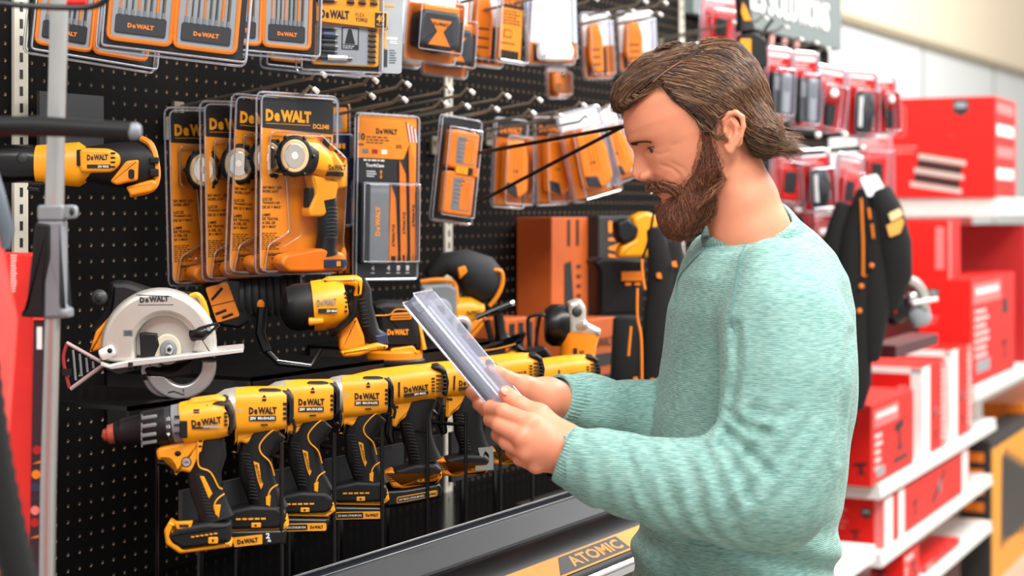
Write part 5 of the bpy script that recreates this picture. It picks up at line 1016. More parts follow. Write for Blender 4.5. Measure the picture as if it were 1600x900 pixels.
m = MB(); prism(m, F, rnd([(984, 340), (1004, 330), (1024, 336), (1026, 380), (1016, 402), (962, 402), (966, 384), (990, 372)], 6), -14, 18, YEL, 6); m.build('body', r, label='yellow body'); m = MB(); prism(m, F, rnd([(958, 348), (976, 340), (994, 356), (990, 372), (970, 382), (960, 372)], 5), -12, 22, BLK, 5); m.build('grip', r)
for i, (P, m_) in enumerate((([(1022, 330, 0), (1012, 380, 0), (1003, 405, 0)], BLK2), ([(1003, 404, 0), (1004, 430, 0), (1008, 452, 0)], OR2), ([(996, 450, 0), (996, 495, 0), (1002, 530, 0), (1003, 610, 0)], OR2), ([(986, 510, 0), (982, 556, 0)], OR2))):
    F = fz(1000, 450, 3.35, 0); m = MB(); tube(m, bez(P, 5) and [tuple(x) for x in bez(P, 5)], 2.2, m_, 6, F); tag(m.build('hanging_cord'), ['thin black cord falling from the clamshells to the case', 'short orange cord over the case label', 'long orange cord hanging between case and man', 'short orange cord left of the long one'][i], 'cord', 'cords hanging in front of the man')
F = fz(1030, 480, 3.5, 0); m = MB()
for a in ([(1024, 360, 0, 14, 10), (1034, 420, 0, 20, 14), (1030, 500, 0, 24, 14), (1020, 640, 0, 22, 12)], [(1050, 380, -8, 16, 10), (1056, 460, -8, 24, 14), (1050, 640, -8, 26, 14)], [(980, 500, -6, 22, 12), (976, 620, -6, 24, 12)]): loft(m, F, a, CL, 16, dome=6)
r = root_at('tool_bag', 'black cloth tool bags with small orange tabs hanging behind the man', 'bag', F, 1010, 640); m.build('bag_fabric', r); m = MB()
for p in ((1052, 412), (1028, 430), (992, 592), (1018, 594)): prism(m, F, rnd([(p[0]-4, p[1]-4), (p[0]+3, p[1]-5), (p[0]+5, p[1]+5), (p[0]-3, p[1]+4)], 2), 14, 18, OR2)
m.build('tab', r, label='orange tab')
# ================================================================ blurred things close to the camera on the left
F = fz(85, 400, 1.9, 0); r = root_at('display_pole', 'blurred silver pole with grey clamp and black sleeve close to the camera at the left', 'pole', F, 75, 1126)
ALU = mat('satin_aluminium', (176, 177, 176), .3, metal=.7)
m = MB(); loft(m, F, [(95, -60, 0, 14, 14), (88, 190, 0, 13, 13), (85, 330, 0, 14, 14)], ALU, 24, 3.2); loft(m, F, [(84, 14, 3, 4, 8), (80, 330, 3, 4, 8)], mat('pole_rose', (170, 90, 96), .4), 8); m.build('upper_tube', r, label='silver upper tube')
m = MB(); box(m, F, 62, 320, 103, 345, -16, 17, GRY, 4, 6); box(m, F, 100, 320, 121, 342, -6, 10, GRY, 3, 8); ell(m, F, (115, 331, 10), (4, 6, 3), INK); m.build('clamp', r, label='grey clamp ring')
m = MB(); prism(m, F, rnd([(62, 345), (102, 345), (102, 478), (112, 482), (112, 496), (72, 498), (70, 400), (60, 380)], 4), -18, 17, mat('sleeve_grey', (112, 116, 122), .5), 5, backbev=True); prism(m, F, rnd([(60, 347), (84, 350), (84, 400), (76, 440), (74, 496), (38, 494), (38, 486), (46, 480)], 4), -14, 20, BLK, 4, backbev=True); ell(m, F, (103, 488, 14), (8, 8, 6), GRY); m.build('sleeve', r, label='grey and black locking sleeve')
m = MB(); loft(m, F, [(82, 496, 0, 11, 12), (75, 760, 0, 12, 12), (71, 1126, 0, 12, 12)], ALU, 20, 3.2); m.build('lower_tube', r, label='silver lower tube')
m = MB(); prism(m, F, [(54, 500), (74, 500), (66, 1000), (46, 1000)], -4, 8, mat('slot_dark', (50, 28, 40), .5), 1)
box(m, F, 60, 510, 68, 545, 8, 9, WHT); 
for k, (c_, y) in enumerate(((RED2, 702), (OR2, 722), (OR2, 740), (NAVY, 760), (NAVY, 778), (PNK, 796), (RED2, 815), (OR2, 838))): prism(m, F, arc(60-(y-700)*.03, y, 7, 0, 330, 12 if k % 3 != 1 else 3), 8, 9, c_)
m.build('sticker_strip', r, label='dark strip of small coloured warning stickers')
F = fz(110, 198, 1.72, 0); m = MB(); loft(m, F, [(-120, 196, 0, 14, 14), (60, 197, 0, 16, 16), (200, 204, 0, 13, 13), (206, 204, 0, 13, 13)], BLK, 22, dome=2); r = root_at('handle_bar', 'blurred thick black handle bar with grey end crossing the silver pole', 'handle', F, 100, 215); m.build('grip', r); m = MB(); loft(m, F, [(204, 205, 0, 13, 13), (214, 205, 0, 13, 13), (219, 205, 0, 10, 10)], mat('endcap_grey', (120, 126, 134), .4), 20, dome=2); m.build('end_cap', r, label='grey end cap')
F = fz(85, 0, 1.75, 0); m = MB(); tube(m, [tuple(x) for x in bez([(-60, 2, 0), (-10, 4, 0), (40, 9, 0), (100, 12, 0), (145, 10, 0), (168, -4, 0), (172, -40, 0)], 5)], 5, BLK2, 10, F); q = MB(); tube(q, [(104, 2, -4), (120, 3, -4), (134, 2, -4)], 6, RED, 8, F); r = root_at('strap_loop', 'blurred black loop with a red insert at the very top left corner', 'strap', F, 60, 20); m.build('loop', r); q.build('red_insert', r, label='red insert')
F = fz(20, 620, 1.95, -8); m = MB(); prism(m, F, rnd([(-160, 392), (54, 396), (51, 1118), (-160, 1118)], 6), -40, 0, mat('bright_red_plastic', (236, 34, 24), .35), 4); r = root_at('tool_carton', 'blurred bright red panel with small white print at the left edge', 'panel', F, -40, 1118); m.build('panel', r); q = MB(); text(q, F, 'HIGH OUTPUT', 22, 424, 56, 8, 1, WHT, 90, .01) if False else rows(q, F, 17, 398, 10, 15, 4, 2, .8, WHT, 2); q.build('white_print', r, smooth=False)
F = fz(0, 500, 1.7, 0); m = MB(); loft(m, F, [(-70, 330, 0, 60, 60), (-52, 500, 0, 76, 60), (-60, 760, 0, 66, 60), (-70, 1100, 0, 66, 60)], mat('rose_red_plastic', (232, 70, 66), .3), 28, 2.4, dome=10); r = root_at('vacuum_body', 'blurred rounded rose-red machine housing cut by the left edge', 'machine', F, -60, 1200); m.build('housing', r)
m = MB(); loft(m, F, [(-30, 220, 30, 20, 14), (0, 300, 34, 17, 14), (20, 360, 34, 13, 12), (18, 388, 32, 7, 8)], mat('slate_plastic', (84, 92, 102), .45), 14); m.build('side_strut', r, label='slate grey strut'); 
F = fz(30, 780, 1.55, 0); m = MB(); P = []
for k in range(34):
    t = k/33; c_ = [(1-t)**2*-30+2*t*(1-t)*-6+t*t*56, (1-t)**2*560+2*t*(1-t)*800+t*t*990]; P.append((c_[0], c_[1], 0, 27+(2.5 if k % 2 else 0), 27+(2.5 if k % 2 else 0)))
loft(m, F, P, BLK, 22); r = root_at('hose', 'blurred ribbed black hose in the bottom left corner', 'hose', F, 50, 1000); m.build('ribbed_hose', r)
# ================================================================ the man
SKIN = mat('skin', (220, 140, 108), .48, bump=.12, bscale=700, var=.05, vscale=35, sss=.12)
LIP = mat('lip_skin', (196, 98, 88), .4)
def MS(px, py, d): return np.array([(px-800)/FPX*d, -d, (330-py)/FPX*d])     # x right, y towards the camera side, z up
def MW(P): P = np.atleast_2d(P); return CAMP+P[:, :1]*VR+(-P[:, 1:2])*VF+P[:, 2:3]*VU
def snet(f, lo, hi, h):
    lo = np.array(lo, float); n = np.ceil((np.array(hi)-lo)/h).astype(int)+1
    ax = [lo[i]+h*np.arange(n[i]) for i in range(3)]
    G = np.empty(n)
    for i in range(0, n[0], 16):
        X, Y, Z = np.meshgrid(ax[0][i:i+16], ax[1], ax[2], indexing='ij')
        G[i:i+16] = f(np.stack([X.ravel(), Y.ravel(), Z.ravel()], 1)).reshape(X.shape)
    S = G < 0; c = [n[0]-1, n[1]-1, n[2]-1]
    cnt = np.zeros(c); acc = np.zeros(c+[3])
    I = np.stack(np.meshgrid(*[np.arange(k) for k in c], indexing='ij'), -1).astype(float)
    cor = [(a, b, d) for a in (0, 1) for b in (0, 1) for d in (0, 1)]
    def g(o): return G[o[0]:o[0]+c[0], o[1]:o[1]+c[1], o[2]:o[2]+c[2]]
    for a in cor:
        for k in range(3):
            if a[k]: continue
            b = list(a); b[k] = 1; ga, gb = g(a), g(b); m = (ga < 0) != (gb < 0)
            t = np.where(m, ga/np.where(m, ga-gb, 1), 0)
            p = np.array(a, float)
            for q in range(3): acc[..., q] += np.where(m, p[q]+(t if q == k else 0), 0)
            cnt += m
    act = cnt > 0; idx = -np.ones(c, int); idx[act] = np.arange(act.sum())
    V = (I[act]+acc[act]/cnt[act][:, None])*h+lo
    F = []
    for k in range(3):
        o1, o2 = [(1, 2), (2, 0), (0, 1)][k]
        sl = [slice(1, c[0]), slice(1, c[1]), slice(1, c[2])]; sl[k] = slice(0, c[k])
        nx = list(sl); nx[k] = slice(1, c[k]+1)
        a = S[tuple(sl)]; b = S[tuple(nx)]; m = a != b; pos = np.argwhere(m)+np.array([s.start for s in sl]); sg = a[m]
        e1 = np.zeros(3, int); e1[o1] = 1; e2 = np.zeros(3, int); e2[o2] = 1
        q = [pos, pos-e1, pos-e1-e2, pos-e2]; ids = np.stack([idx[tuple(x.T)] for x in q], 1)
        ids[~sg] = ids[~sg][:, ::-1]; F.append(ids[:, ::-1])
    F = np.concatenate(F); F = F[(F >= 0).all(1)]
    return V, F
def relax(V, F, it=2, lam=.5):
    E = np.concatenate([F[:, [0, 1]], F[:, [1, 2]], F[:, [2, 3]], F[:, [3, 0]]]); n = len(V)
    for _ in range(it):
        A = np.zeros_like(V); c = np.zeros(n)
        for k in range(3): A[:, k] = np.bincount(E[:, 0], V[E[:, 1], k], n)+np.bincount(E[:, 1], V[E[:, 0], k], n)
        c = np.bincount(E[:, 0], minlength=n)+np.bincount(E[:, 1], minlength=n); V = V+(A/np.maximum(c, 1)[:, None]-V)*lam
    return V
def smin(a, b, k): h = np.clip(.5+.5*(b-a)/k, 0, 1); return b+(a-b)*h-k*h*(1-h)
def smax(a, b, k): return -smin(-a, -b, k)
def rcone(P, a, b, r1, r2):
    a = np.array(a, float); b = np.array(b, float); ba = b-a; t = np.clip(((P-a)@ba)/(ba@ba), 0, 1)
    return np.linalg.norm(P-a-t[:, None]*ba, axis=1)-(r1+(r2-r1)*t)
def ellip(P, c, r): q = (P-np.array(c))/np.array(r); l = np.linalg.norm(q, axis=1); return (l-1)*min(r)
def poly2(X, Y, poly):
    d = np.full(len(X), 1e9); s = np.zeros(len(X), bool); n = len(poly)
    for i in range(n):
        (x1, y1), (x2, y2) = poly[i], poly[(i+1) % n]; ex, ey = x2-x1, y2-y1; wx, wy = X-x1, Y-y1
        t = np.clip((wx*ex+wy*ey)/(ex*ex+ey*ey), 0, 1); d = np.minimum(d, (wx-ex*t)**2+(wy-ey*t)**2)
        c = ((y1 > Y) != (y2 > Y)) & (X < ex*(Y-y1)/(ey if ey else 1e-9)+x1); s ^= c
    return np.where(s, -1, 1)*np.sqrt(d)
man = thing('person', 'bearded man in an aqua knit sweater looking down at a clear package in his hands', 'person', (0, 0, 0))
feet = MW(MS(1150, 330, 2.42))[0]; man.location = (feet[0], feet[1], 0)
def npmesh(name, V, F, mats, root, parent=None, mi=None, world=True, smooth=True, **tags):
    W_ = MW(V) if world else V; W_ = W_-np.array(root.location)
    me = bpy.data.meshes.new(name); me.from_pydata(W_.tolist(), [], F.tolist() if hasattr(F, 'tolist') else F)
    for m in mats: me.materials.append(m)
    if mi is not None: me.polygons.foreach_set('material_index', np.asarray(mi, dtype=np.int32))
    me.polygons.foreach_set('use_smooth', [smooth]*len(me.polygons)); me.update()
    o = bpy.data.objects.new(name, me); COL.objects.link(o); o.parent = parent or root
    for k, v in tags.items(): o[k] = v
    return o
# ---- head, in pixel-sized head units: u forward, v to his left (our side), w up
AL = math.radians(20); HD = 2.35; HK = HD/FPX; HC = MS(1085, 200, HD)
UF = np.array([-math.cos(AL), 0, -math.sin(AL)]); UW = np.array([-math.sin(AL), 0, math.cos(AL)]); UV = np.array([0, 1., 0])
def uv(px, py): dx, dy = px-1085, py-200; return -dx*math.cos(AL)+dy*math.sin(AL), -dx*math.sin(AL)-dy*math.cos(AL)
def hp(px, py, v): u, w = uv(px, py); return (u, v, w)
def H2M(Q): return HC+(Q[:, :1]*UF+Q[:, 1:2]*UV+Q[:, 2:3]*UW)*HK
def pxy(Q): return 1085-Q[:, 0]*math.cos(AL)-Q[:, 2]*math.sin(AL), 200+Q[:, 0]*math.sin(AL)-Q[:, 2]*math.cos(AL)
wF = [-118, -108, -98, -88, -80, -65, -50, -35, -20, -8, 0, 10, 30, 60, 85, 100, 110, 116]; uFt = [55, 78, 88, 88, 86, 92, 92, 91, 91, 93, 97, 103, 105, 97, 78, 55, 28, -6]
wB = [-118, -100, -85, -60, -30, 0, 30, 60, 85, 105, 116]; uBk = [40, 15, -20, -62, -96, -106, -108, -101, -84, -52, -14]
wH = [-118, -105, -85, -65, -35, -5, 30, 60, 85, 100, 110, 116]; bH = [14, 34, 50, 61, 71, 79, 83, 80, 66, 47, 26, 6]
def g(x, s): return np.exp(-(x/s)**2)
def headbase(Q, front=True):
    u, v, w = Q.T; av = np.abs(v)
    af = np.interp(w, wF, uFt); ab = np.interp(w, wB, uBk); b = np.interp(w, wH, bH); xc = np.minimum(-5, af-12)*1.0; xc = np.maximum(xc, ab+6)
    if front:
        nh = np.interp(w, [-58, -54, -50, -45, -40, -35, -28, -18, -8, 2, 12], [0, 6, 15, 22, 25, 26, 22, 17, 10, 4, 0]); ns = np.interp(w, [-55, -44, -30, -10, 5], [11, 12, 9, 7, 10])
        wm = -73.5+.011*v*v
        du = nh*g(v, ns) - 9*g(av-34, 15)*g(w+3, 11) - 5*g(av-17, 7)*g(w-1, 8) + 3.5*g(av-26, 20)*g(w-15, 7) + 2*g(av-48, 16)*g(w+24, 14)
        du += 4*g(v, 26)*g(w-wm-5.5, 5) + 4*g(v, 24)*g(w-wm+6, 5) - 7*g(v, 30)*g(w-wm, 2.4) + 4*g(v, 20)*g(w+100, 12) - 3*g(v, 22)*g(w+87, 5)
        ln = 17+(-48-w)*.55; du -= 3.2*g(av-ln, 4)*((w < -44) & (w > -80))
        u = u-du*(u > 0)
    a = np.where(u > xc, af-xc, xc-ab); p = 2.15
    r = ((np.abs(u-xc)/a)**p+(av/b)**p)**(1/p); d = (r-1)*np.minimum(a, b)
    d = smax(d, -116-w, 6); return smax(d, w-113, 6)
def chain(P, pts, k=2.5):
    d = None
    for a, b in zip(pts[:-1], pts[1:]):
        c = rcone(P, a[:3], b[:3], a[3], b[3]); d = c if d is None else smin(d, c, k)
    return d
def headsdf(Q):
    d = headbase(Q); u, v, w = Q.T; Qa = np.stack([u, np.abs(v), w], 1)
    d = smin(d, ellip(Qa, (98, 13, -44), (11, 7, 7.5)), 5)                       # nostril wings
    d = smax(d, -ellip(Qa, (104, 6.5, -53), (6, 3.4, 5)), 2)
    lid = np.linalg.norm(Qa-np.array([67, 33, -4]), axis=1)-15.2; lid = smax(lid, -5.0-w, 1.2); d = smin(d, lid, 2.5)
    lo = np.linalg.norm(Qa-np.array([67, 33, -4]), axis=1)-14.6; lo = smax(lo, w+13.5, 1.2); d = smin(d, lo, 3)
    # ear
    e = lambda px, py, vv, r: hp(px, py, vv)+(r,)
    helix = [e(1122, 205, 76, 3.5), e(1121, 193, 82, 4), e(1128, 183, 86, 4.4), e(1138, 181, 90, 4.4), e(1147, 188, 93, 4.2), e(1149, 202, 93, 4), e(1145, 217, 91, 3.8), e(1138, 228, 88, 4), e(1130, 238, 84, 6), e(1125, 232, 79, 5)]
    anti = [e(1132, 192, 86, 3), e(1140, 202, 87, 3.4), e(1138, 216, 86, 3.4), e(1130, 226, 84, 3.6)]
    c0 = hp(1135, 208, 82); R = (11, 4.5, 26)
    d = smin(d, ellip(Qa, c0, (13, 4.5, 27)), 5); d = smax(d, -ellip(Qa, hp(1130, 208, 88), (6, 8, 11)), 3)
    d = smin(d, chain(Qa, helix, 2), 2.5); d = smin(d, chain(Qa, anti, 2), 2.5); d = smin(d, ellip(Qa, hp(1123, 212, 80), (4, 4, 7)), 3)
    X, Y = pxy(Q)
    for pl, dp in (([(1030, 259), (1046, 264), (1058, 276), (1061, 294)], 1.5), ([(1044, 256), (1062, 264), (1073, 279)], 1.1), ([(1008, 279), (1022, 276), (1036, 284), (1044, 292)], 1.4), ([(1044, 230), (1054, 227)], .8), ([(1012, 240), (1028, 243), (1040, 238)], .9)):
        e2_ = np.full(len(X), 1e9)
        for (x1, y1), (x2, y2) in zip(pl[:-1], pl[1:]):
            ex, ey = x2-x1, y2-y1; t = np.clip(((X-x1)*ex+(Y-y1)*ey)/(ex*ex+ey*ey), 0, 1); e2_ = np.minimum(e2_, (X-x1-ex*t)**2+(Y-y1-ey*t)**2)
        d = d+dp*np.exp(-e2_/4.4)*(np.abs(v) > 22)
    # neck
    nk = chain(Q, [hp(1120, 225, 0)+(50,), hp(1138, 270, 0)+(53,), hp(1156, 315, 0)+(58,), hp(1174, 365, 0)+(60,), hp(1184, 400, 0)+(60,)], 12)
    d = smin(d, nk, 14)
    sm = chain(Qa, [hp(1140, 240, 52)+(9,), hp(1142, 300, 44)+(10,), hp(1128, 365, 24)+(9,)], 6); return smin(d, sm, 12)
V, Fq = snet(headsdf, (-175, -98, -240), (128, 98, 122), 2.3)
V = relax(V, Fq, 1, .4); cen = V[Fq].mean(1)
wm = -73.5+.011*cen[:, 1]**2; lips = (np.abs(cen[:, 2]-wm) < 9) & (np.abs(cen[:, 1]) < 27) & (cen[:, 0] > 60)
HV, HF, HM = H2M(V), Fq, lips.astype(int)
# ---- hands and forearms
def hand(P, palm, fingers, thumb, wrist):
    d = None
    for a, b in palm:
        c = rcone(P, a[:3], b[:3], a[3], b[3]); d = c if d is None else smin(d, c, .012)
    d = smin(d, chain(P, wrist, .012), .014)
    t = chain(P, thumb, .004); d = smin(d, t, .009)
    for f in fingers: d = smin(d, chain(P, f, .0025), .0035)
    return d
m4 = lambda px, py, dd, r: tuple(MS(px, py, dd))+(r,)
def nearhand(P):
    pc = m4(876, 700, 2.185, .026)
    K = [m4(830, 662, 2.17, .0135), m4(817, 683, 2.163, .014), m4(822, 705, 2.168, .0135), m4(838, 726, 2.178, .012)]
    fg = [[K[0][:3]+(.0125,), m4(786, 643, 2.18, .0108), m4(766, 638, 2.21, .0098), m4(768, 631, 2.24, .0085)],
          [K[1][:3]+(.0128,), m4(781, 663, 2.18, .0112), m4(767, 655, 2.215, .010), m4(772, 646, 2.245, .009)],
          [K[2][:3]+(.0122,), m4(792, 690, 2.185, .0108), m4(779, 679, 2.218, .0097), m4(784, 670, 2.245, .0087)],
          [K[3][:3]+(.0108,), m4(812, 716, 2.192, .0095), m4(800, 706, 2.22, .0085), m4(803, 698, 2.24, .0078)]]
    th = [m4(874, 684, 2.195, .020), m4(842, 650, 2.195, .0145), m4(812, 633, 2.20, .0118), m4(798, 622, 2.205, .0108), m4(790, 613, 2.208, .0092)]
    return hand(P, [(pc, k) for k in K]+[(pc, th[1])], fg, th, [m4(885, 702, 2.185, .030), m4(925, 722, 2.175, .031), m4(1010, 748, 2.16, .040)])
def farhand(P):
    pc = m4(850, 622, 2.37, .023)
    K = [m4(815, 617, 2.385, .014), m4(818, 630, 2.40, .014), m4(824, 640, 2.41, .013), m4(832, 650, 2.42, .012)]
    fg = [[K[0], m4(775, 622, 2.40, .011), m4(748, 622, 2.385, .0098), m4(736, 613, 2.36, .0085)],
          [K[1], m4(785, 640, 2.41, .011), m4(758, 640, 2.40, .0098), m4(747, 632, 2.37, .0085)],
          [K[2], m4(795, 655, 2.42, .0105), m4(770, 652, 2.41, .0095), m4(762, 642, 2.38, .0085)],
          [K[3], m4(805, 666, 2.42, .0095), m4(784, 662, 2.41, .0085), m4(776, 654, 2.385, .0078)]]
    th = [m4(852, 622, 2.36, .022), m4(818, 605, 2.345, .0155), m4(792, 593, 2.33, .0125), m4(778, 585, 2.322, .0112), m4(768, 579, 2.318, .0092)]
    return hand(P, [(pc, k) for k in K]+[(pc, th[1])], fg, th, [m4(862, 624, 2.375, .027), m4(900, 632, 2.41, .027), m4(960, 646, 2.46, .026)])
def bounds(pts, m): a = np.array(pts); return a.min(0)-m, a.max(0)+m
VS, FS_, MI = [HV], [HF], [HM]; nb = len(HV)
for fn, pp in ((nearhand, [MS(755, 610, 2.16), MS(1000, 760, 2.26)]), (farhand, [MS(735, 575, 2.32), MS(950, 680, 2.43)])):
    lo, hi = bounds(pp, .03); v, f = snet(fn, lo, hi, .0019); v = relax(v, f, 1, .4); VS.append(v); FS_.append(f+nb); MI.append(np.zeros(len(f), int)); nb += len(v)
body = npmesh('body', np.concatenate(VS), np.concatenate(FS_), [SKIN, LIP], man, mi=np.concatenate(MI))
# nails, eyes
for i, (c, dr) in enumerate(((MS(789, 611, 2.196), (.4, .75, .4)), (MS(769, 577, 2.308), (.5, .7, .5)))):
    mb = MB(); n = np.array(dr)/np.linalg.norm(dr); ax = (MS(789, 611, 2.2)-MS(812, 633, 2.2)); ax /= np.linalg.norm(ax); sd = np.cross(n, ax); sd /= np.linalg.norm(sd); ax = np.cross(sd, n)
    P0 = [c+n*.0015*(1-(r_*1.0)**2)+(ax*math.cos(t)*.0062+sd*math.sin(t)*.0048)*r_ for r_ in (.01, .6, 1) for t in np.linspace(0, 2*math.pi, 14, endpoint=False)]
    mb.add(MW(np.array(P0)), [(a*14+k, a*14+(k+1) % 14, (a+1)*14+(k+1) % 14, (a+1)*14+k) for a in range(2) for k in range(14)], mat('nail', (226, 156, 132), .35)); mb.build('thumb_nail', man, body)
class HF_:
    u = HK
    def pt(s, a, b, o=0): return MW(H2M(np.array([[a, o, b]])))[0]
HFr = HF_()
mb = MB()
for s in (1, -1):
    ell(mb, HFr, (67, -4, 33*s), (13.6, 13.6, 13.6), mat('eye_white', (228, 214, 206), .2)); ell(mb, HFr, (74.5, -10, 35.5*s), (6.6, 6.6, 6.6), mat('iris', (70, 52, 40), .15))
mb.build('eyes', man, body)
mb = MB(); tube(mb, [(98.5, -72.5, k) for k in (-13, -6, 0, 6, 13)], 2.0, mat('teeth', (240, 234, 226), .25), 6, HFr); mb.build('teeth', man, body)
# ---- strands
HAIRM = [mat('hair_dark_brown', (50, 31, 21), .4), mat('hair_brown', (88, 57, 38), .38), mat('hair_light_brown', (134, 92, 60), .38), mat('hair_sandy', (174, 130, 92), .38)]
BRDM = [mat('beard_dark', (84, 46, 34), .55), mat('beard_brown', (122, 68, 46), .5), mat('beard_auburn', (156, 92, 60), .5), mat('beard_light', (190, 134, 94), .5)]
def strands(name, sdf, seeds, flow, steps, ds, r, mats, pr, lift=0.3, jit=.15, root=None, parent=None, curl=0, label=None):
    P = seeds.copy(); N = len(P); path = [P.copy()]; rng = np.random.RandomState(3)
    jx = rng.normal(0, jit, (N, 3)); ph = rng.uniform(0, 6.28, N)
    def grad(p):
        e = .8; return np.stack([sdf(p+np.eye(3)[k]*e)-sdf(p-np.eye(3)[k]*e) for k in range(3)], 1)/(2*e)
    for s in range(steps):
        D = flow(P)+jx+(curl*np.sin(ph+s*.9))[:, None]*np.array([.3, .8, .3]); D /= np.linalg.norm(D, axis=1, keepdims=True)+1e-9
        n = grad(P); n /= np.linalg.norm(n, axis=1, keepdims=True)+1e-9
        D = D-n*(D*n).sum(1, keepdims=True)*.8; D /= np.linalg.norm(D, axis=1, keepdims=True)+1e-9
        Pn = P+D*ds; dd = sdf(Pn); tgt = lift*(s+1)/steps*4+.6
        Pn = Pn-n*np.clip(dd-tgt, -4, 1.2)[:, None]*.8; path.append(Pn); P = Pn
    A = np.stack([MW(H2M(p)) for p in path], 1); K = A.shape[1]            # N,K,3
    T = np.gradient(A, axis=1); T /= np.linalg.norm(T, axis=2, keepdims=True)+1e-12
    S_ = np.cross(T, VF+.3*VU); S_ /= np.linalg.norm(S_, axis=2, keepdims=True)+1e-12; U_ = np.cross(S_, T)
    rad = r*np.linspace(1, .25, K)**.7; rr = (rad[None, :]*rng.uniform(.7, 1.3, (N, 1)))[..., None]
    R = np.stack([A+(S_*math.cos(a)+U_*math.sin(a))*rr for a in (0, 2.09, 4.19)], 2); Vv = R.reshape(-1, 3)
    b = (np.arange(N)*K*3)[:, None, None]; k = (np.arange(K-1)*3)[None, :, None]; i = np.arange(3)[None, None, :]; j = (i+1) % 3
    Fq = np.stack([b+k+i, b+k+j, b+k+3+j, b+k+3+i], -1).reshape(-1, 4)
    mi = np.repeat(rng.choice(len(mats), N, p=pr), (K-1)*3)
    return npmesh(name, Vv, Fq, mats, man, parent, mi, world=False, **({'label': label} if label else {}))
HAIRP = [(957, 154), (956, 142), (963, 130), (978, 114), (990, 100), (1010, 86), (1040, 70), (1080, 60), (1120, 62), (1150, 74), (1175, 98), (1190, 128), (1197, 160), (1202, 180), (1219, 186), (1217, 205), (1212, 228), (1203, 246), (1190, 251), (1172, 243), (1160, 224), (1152, 212), (1153, 190), (1142, 177), (1122, 178), (1108, 188), (1098, 206), (1088, 206), (1080, 190), (1064, 175), (1044, 160), (1032, 142), (1022, 127), (1005, 140), (985, 156), (970, 166)]
def hairsdf(Q):
    Qs = Q.copy(); Qs[:, 0] = (Q[:, 0]+5)/1.17-5; Qs[:, 2] = (Q[:, 2]-20)/1.15+20; d = headbase(Qs, False)-8; Qa = np.stack([Q[:, 0], np.abs(Q[:, 1]), Q[:, 2]], 1)
    d = smin(d, ellip(Q, hp(1012, 118, 0), (34, 46, 32)), 12); d = smin(d, ellip(Q, hp(988, 132, 6), (26, 38, 18)), 10)
    d = smin(d, ellip(Qa, hp(1178, 205, 48), (26, 32, 42)), 12); d = smin(d, ellip(Q, hp(1196, 205, 0), (24, 60, 30)), 10); d = smin(d, ellip(Q, hp(1110, 100, 0), (70, 64, 40)), 10)
    X, Y = pxy(Q); return smax(d, poly2(X, Y, HAIRP), 3)
V, Fq = snet(hairsdf, (-150, -98, -100), (130, 98, 135), 3.0); hv = V
# grooves combed into the cap
hair = npmesh('hair', H2M(relax(V, Fq, 1, .4)), Fq, [HAIRM[0]], man, label='side-parted swept back brown hair')
def hflow(Q):
    X, Y = pxy(Q); n = len(X)
    side = (X-1022)*(88-126)-(Y-126)*(1078-1022)       # sign across the parting
    z1 = (side > 0) & (X < 1085)
    dx = np.interp(X, [1020, 1100, 1160, 1190, 1210], [1, .95, .75, .55, .9]); dy = np.interp(X, [1020, 1060, 1120, 1170, 1200], [.45, .30, .42, .9, .8])
    dy = np.where(Y < 90, np.interp(X, [1040, 1100, 1150, 1190], [-.15, .05, .5, 1.2]), dy); low = Y > 195; dx = np.where(low & (X > 1160), 1, dx); dy = np.where(low & (X > 1160), .35, dy)
    dy = np.where((X > 1078) & (X < 1110) & (Y > 170), .9, dy)
    dx = np.where(z1, -.9, dx); dy = np.where(z1, np.interp(X, [960, 985, 1020, 1070], [1.6, .7, .3, -.1]), dy)
    ca, sa = math.cos(AL), math.sin(AL); u = -dx*ca+dy*sa; w = -dx*sa-dy*ca
    return np.stack([u, np.where(z1, -.12, .12)*np.sign(Q[:, 1]+8)*(np.abs(Q[:, 2]) > -99)*1.0*np.clip((Q[:, 2]-40)/60, 0, 1), w], 1)
mb = MB(); P = []
for px, py in bez([(1020, 128), (1042, 110), (1066, 95)], 6):
    p = MS(px, py, 2.0); dr = p/2.0; t = 2.0
    for _ in range(80):
        M_ = (dr*t-HC)/HK; q = np.array([[M_@UF, M_@UV, M_@UW]]); s_ = hairsdf(q)[0]*HK
        if s_ < .0006: break
        t += max(s_*.6, .0006)
    if t < 2.5: P.append(MW(dr*(t-.001))[0])
if len(P) > 3: tube(mb, P, .0009, mat('scalp', (140, 92, 70), .7), 6); mb.build('parting', man, hair, label='pale line of the side parting')
rs = np.random.RandomState(5)
def pick(V, n, cond=None): 
    ok = V if cond is None else V[cond]; return ok[rs.randint(0, len(ok), n)]+rs.normal(0, 1.2, (n, 3))
strands('hair_strands', hairsdf, pick(hv, 9000, hv[:, 1] > -40), hflow, 12, 4.6, .00042, HAIRM, [.36, .32, .22, .10], lift=.7, jit=.09, parent=hair)
strands('hair_strands', hairsdf, pick(hv, 2500, hv[:, 1] < -10), hflow, 10, 5, .0006, HAIRM, [.4, .34, .2, .06], lift=.5, jit=.08, parent=hair)
BRD = [(1087, 200), (1100, 204), (1108, 232), (1124, 262), (1131, 288), (1120, 320), (1100, 346), (1078, 366), (1058, 376), (1044, 370), (1034, 352), (1028, 334), (1026, 322), (1036, 318), (1050, 310), (1057, 298), (1066, 286), (1077, 270), (1084, 248), (1086, 225)]
MUS = [(1007, 288), (1024, 282), (1042, 286), (1056, 294), (1060, 306), (1052, 304), (1040, 297), (1012, 297)]
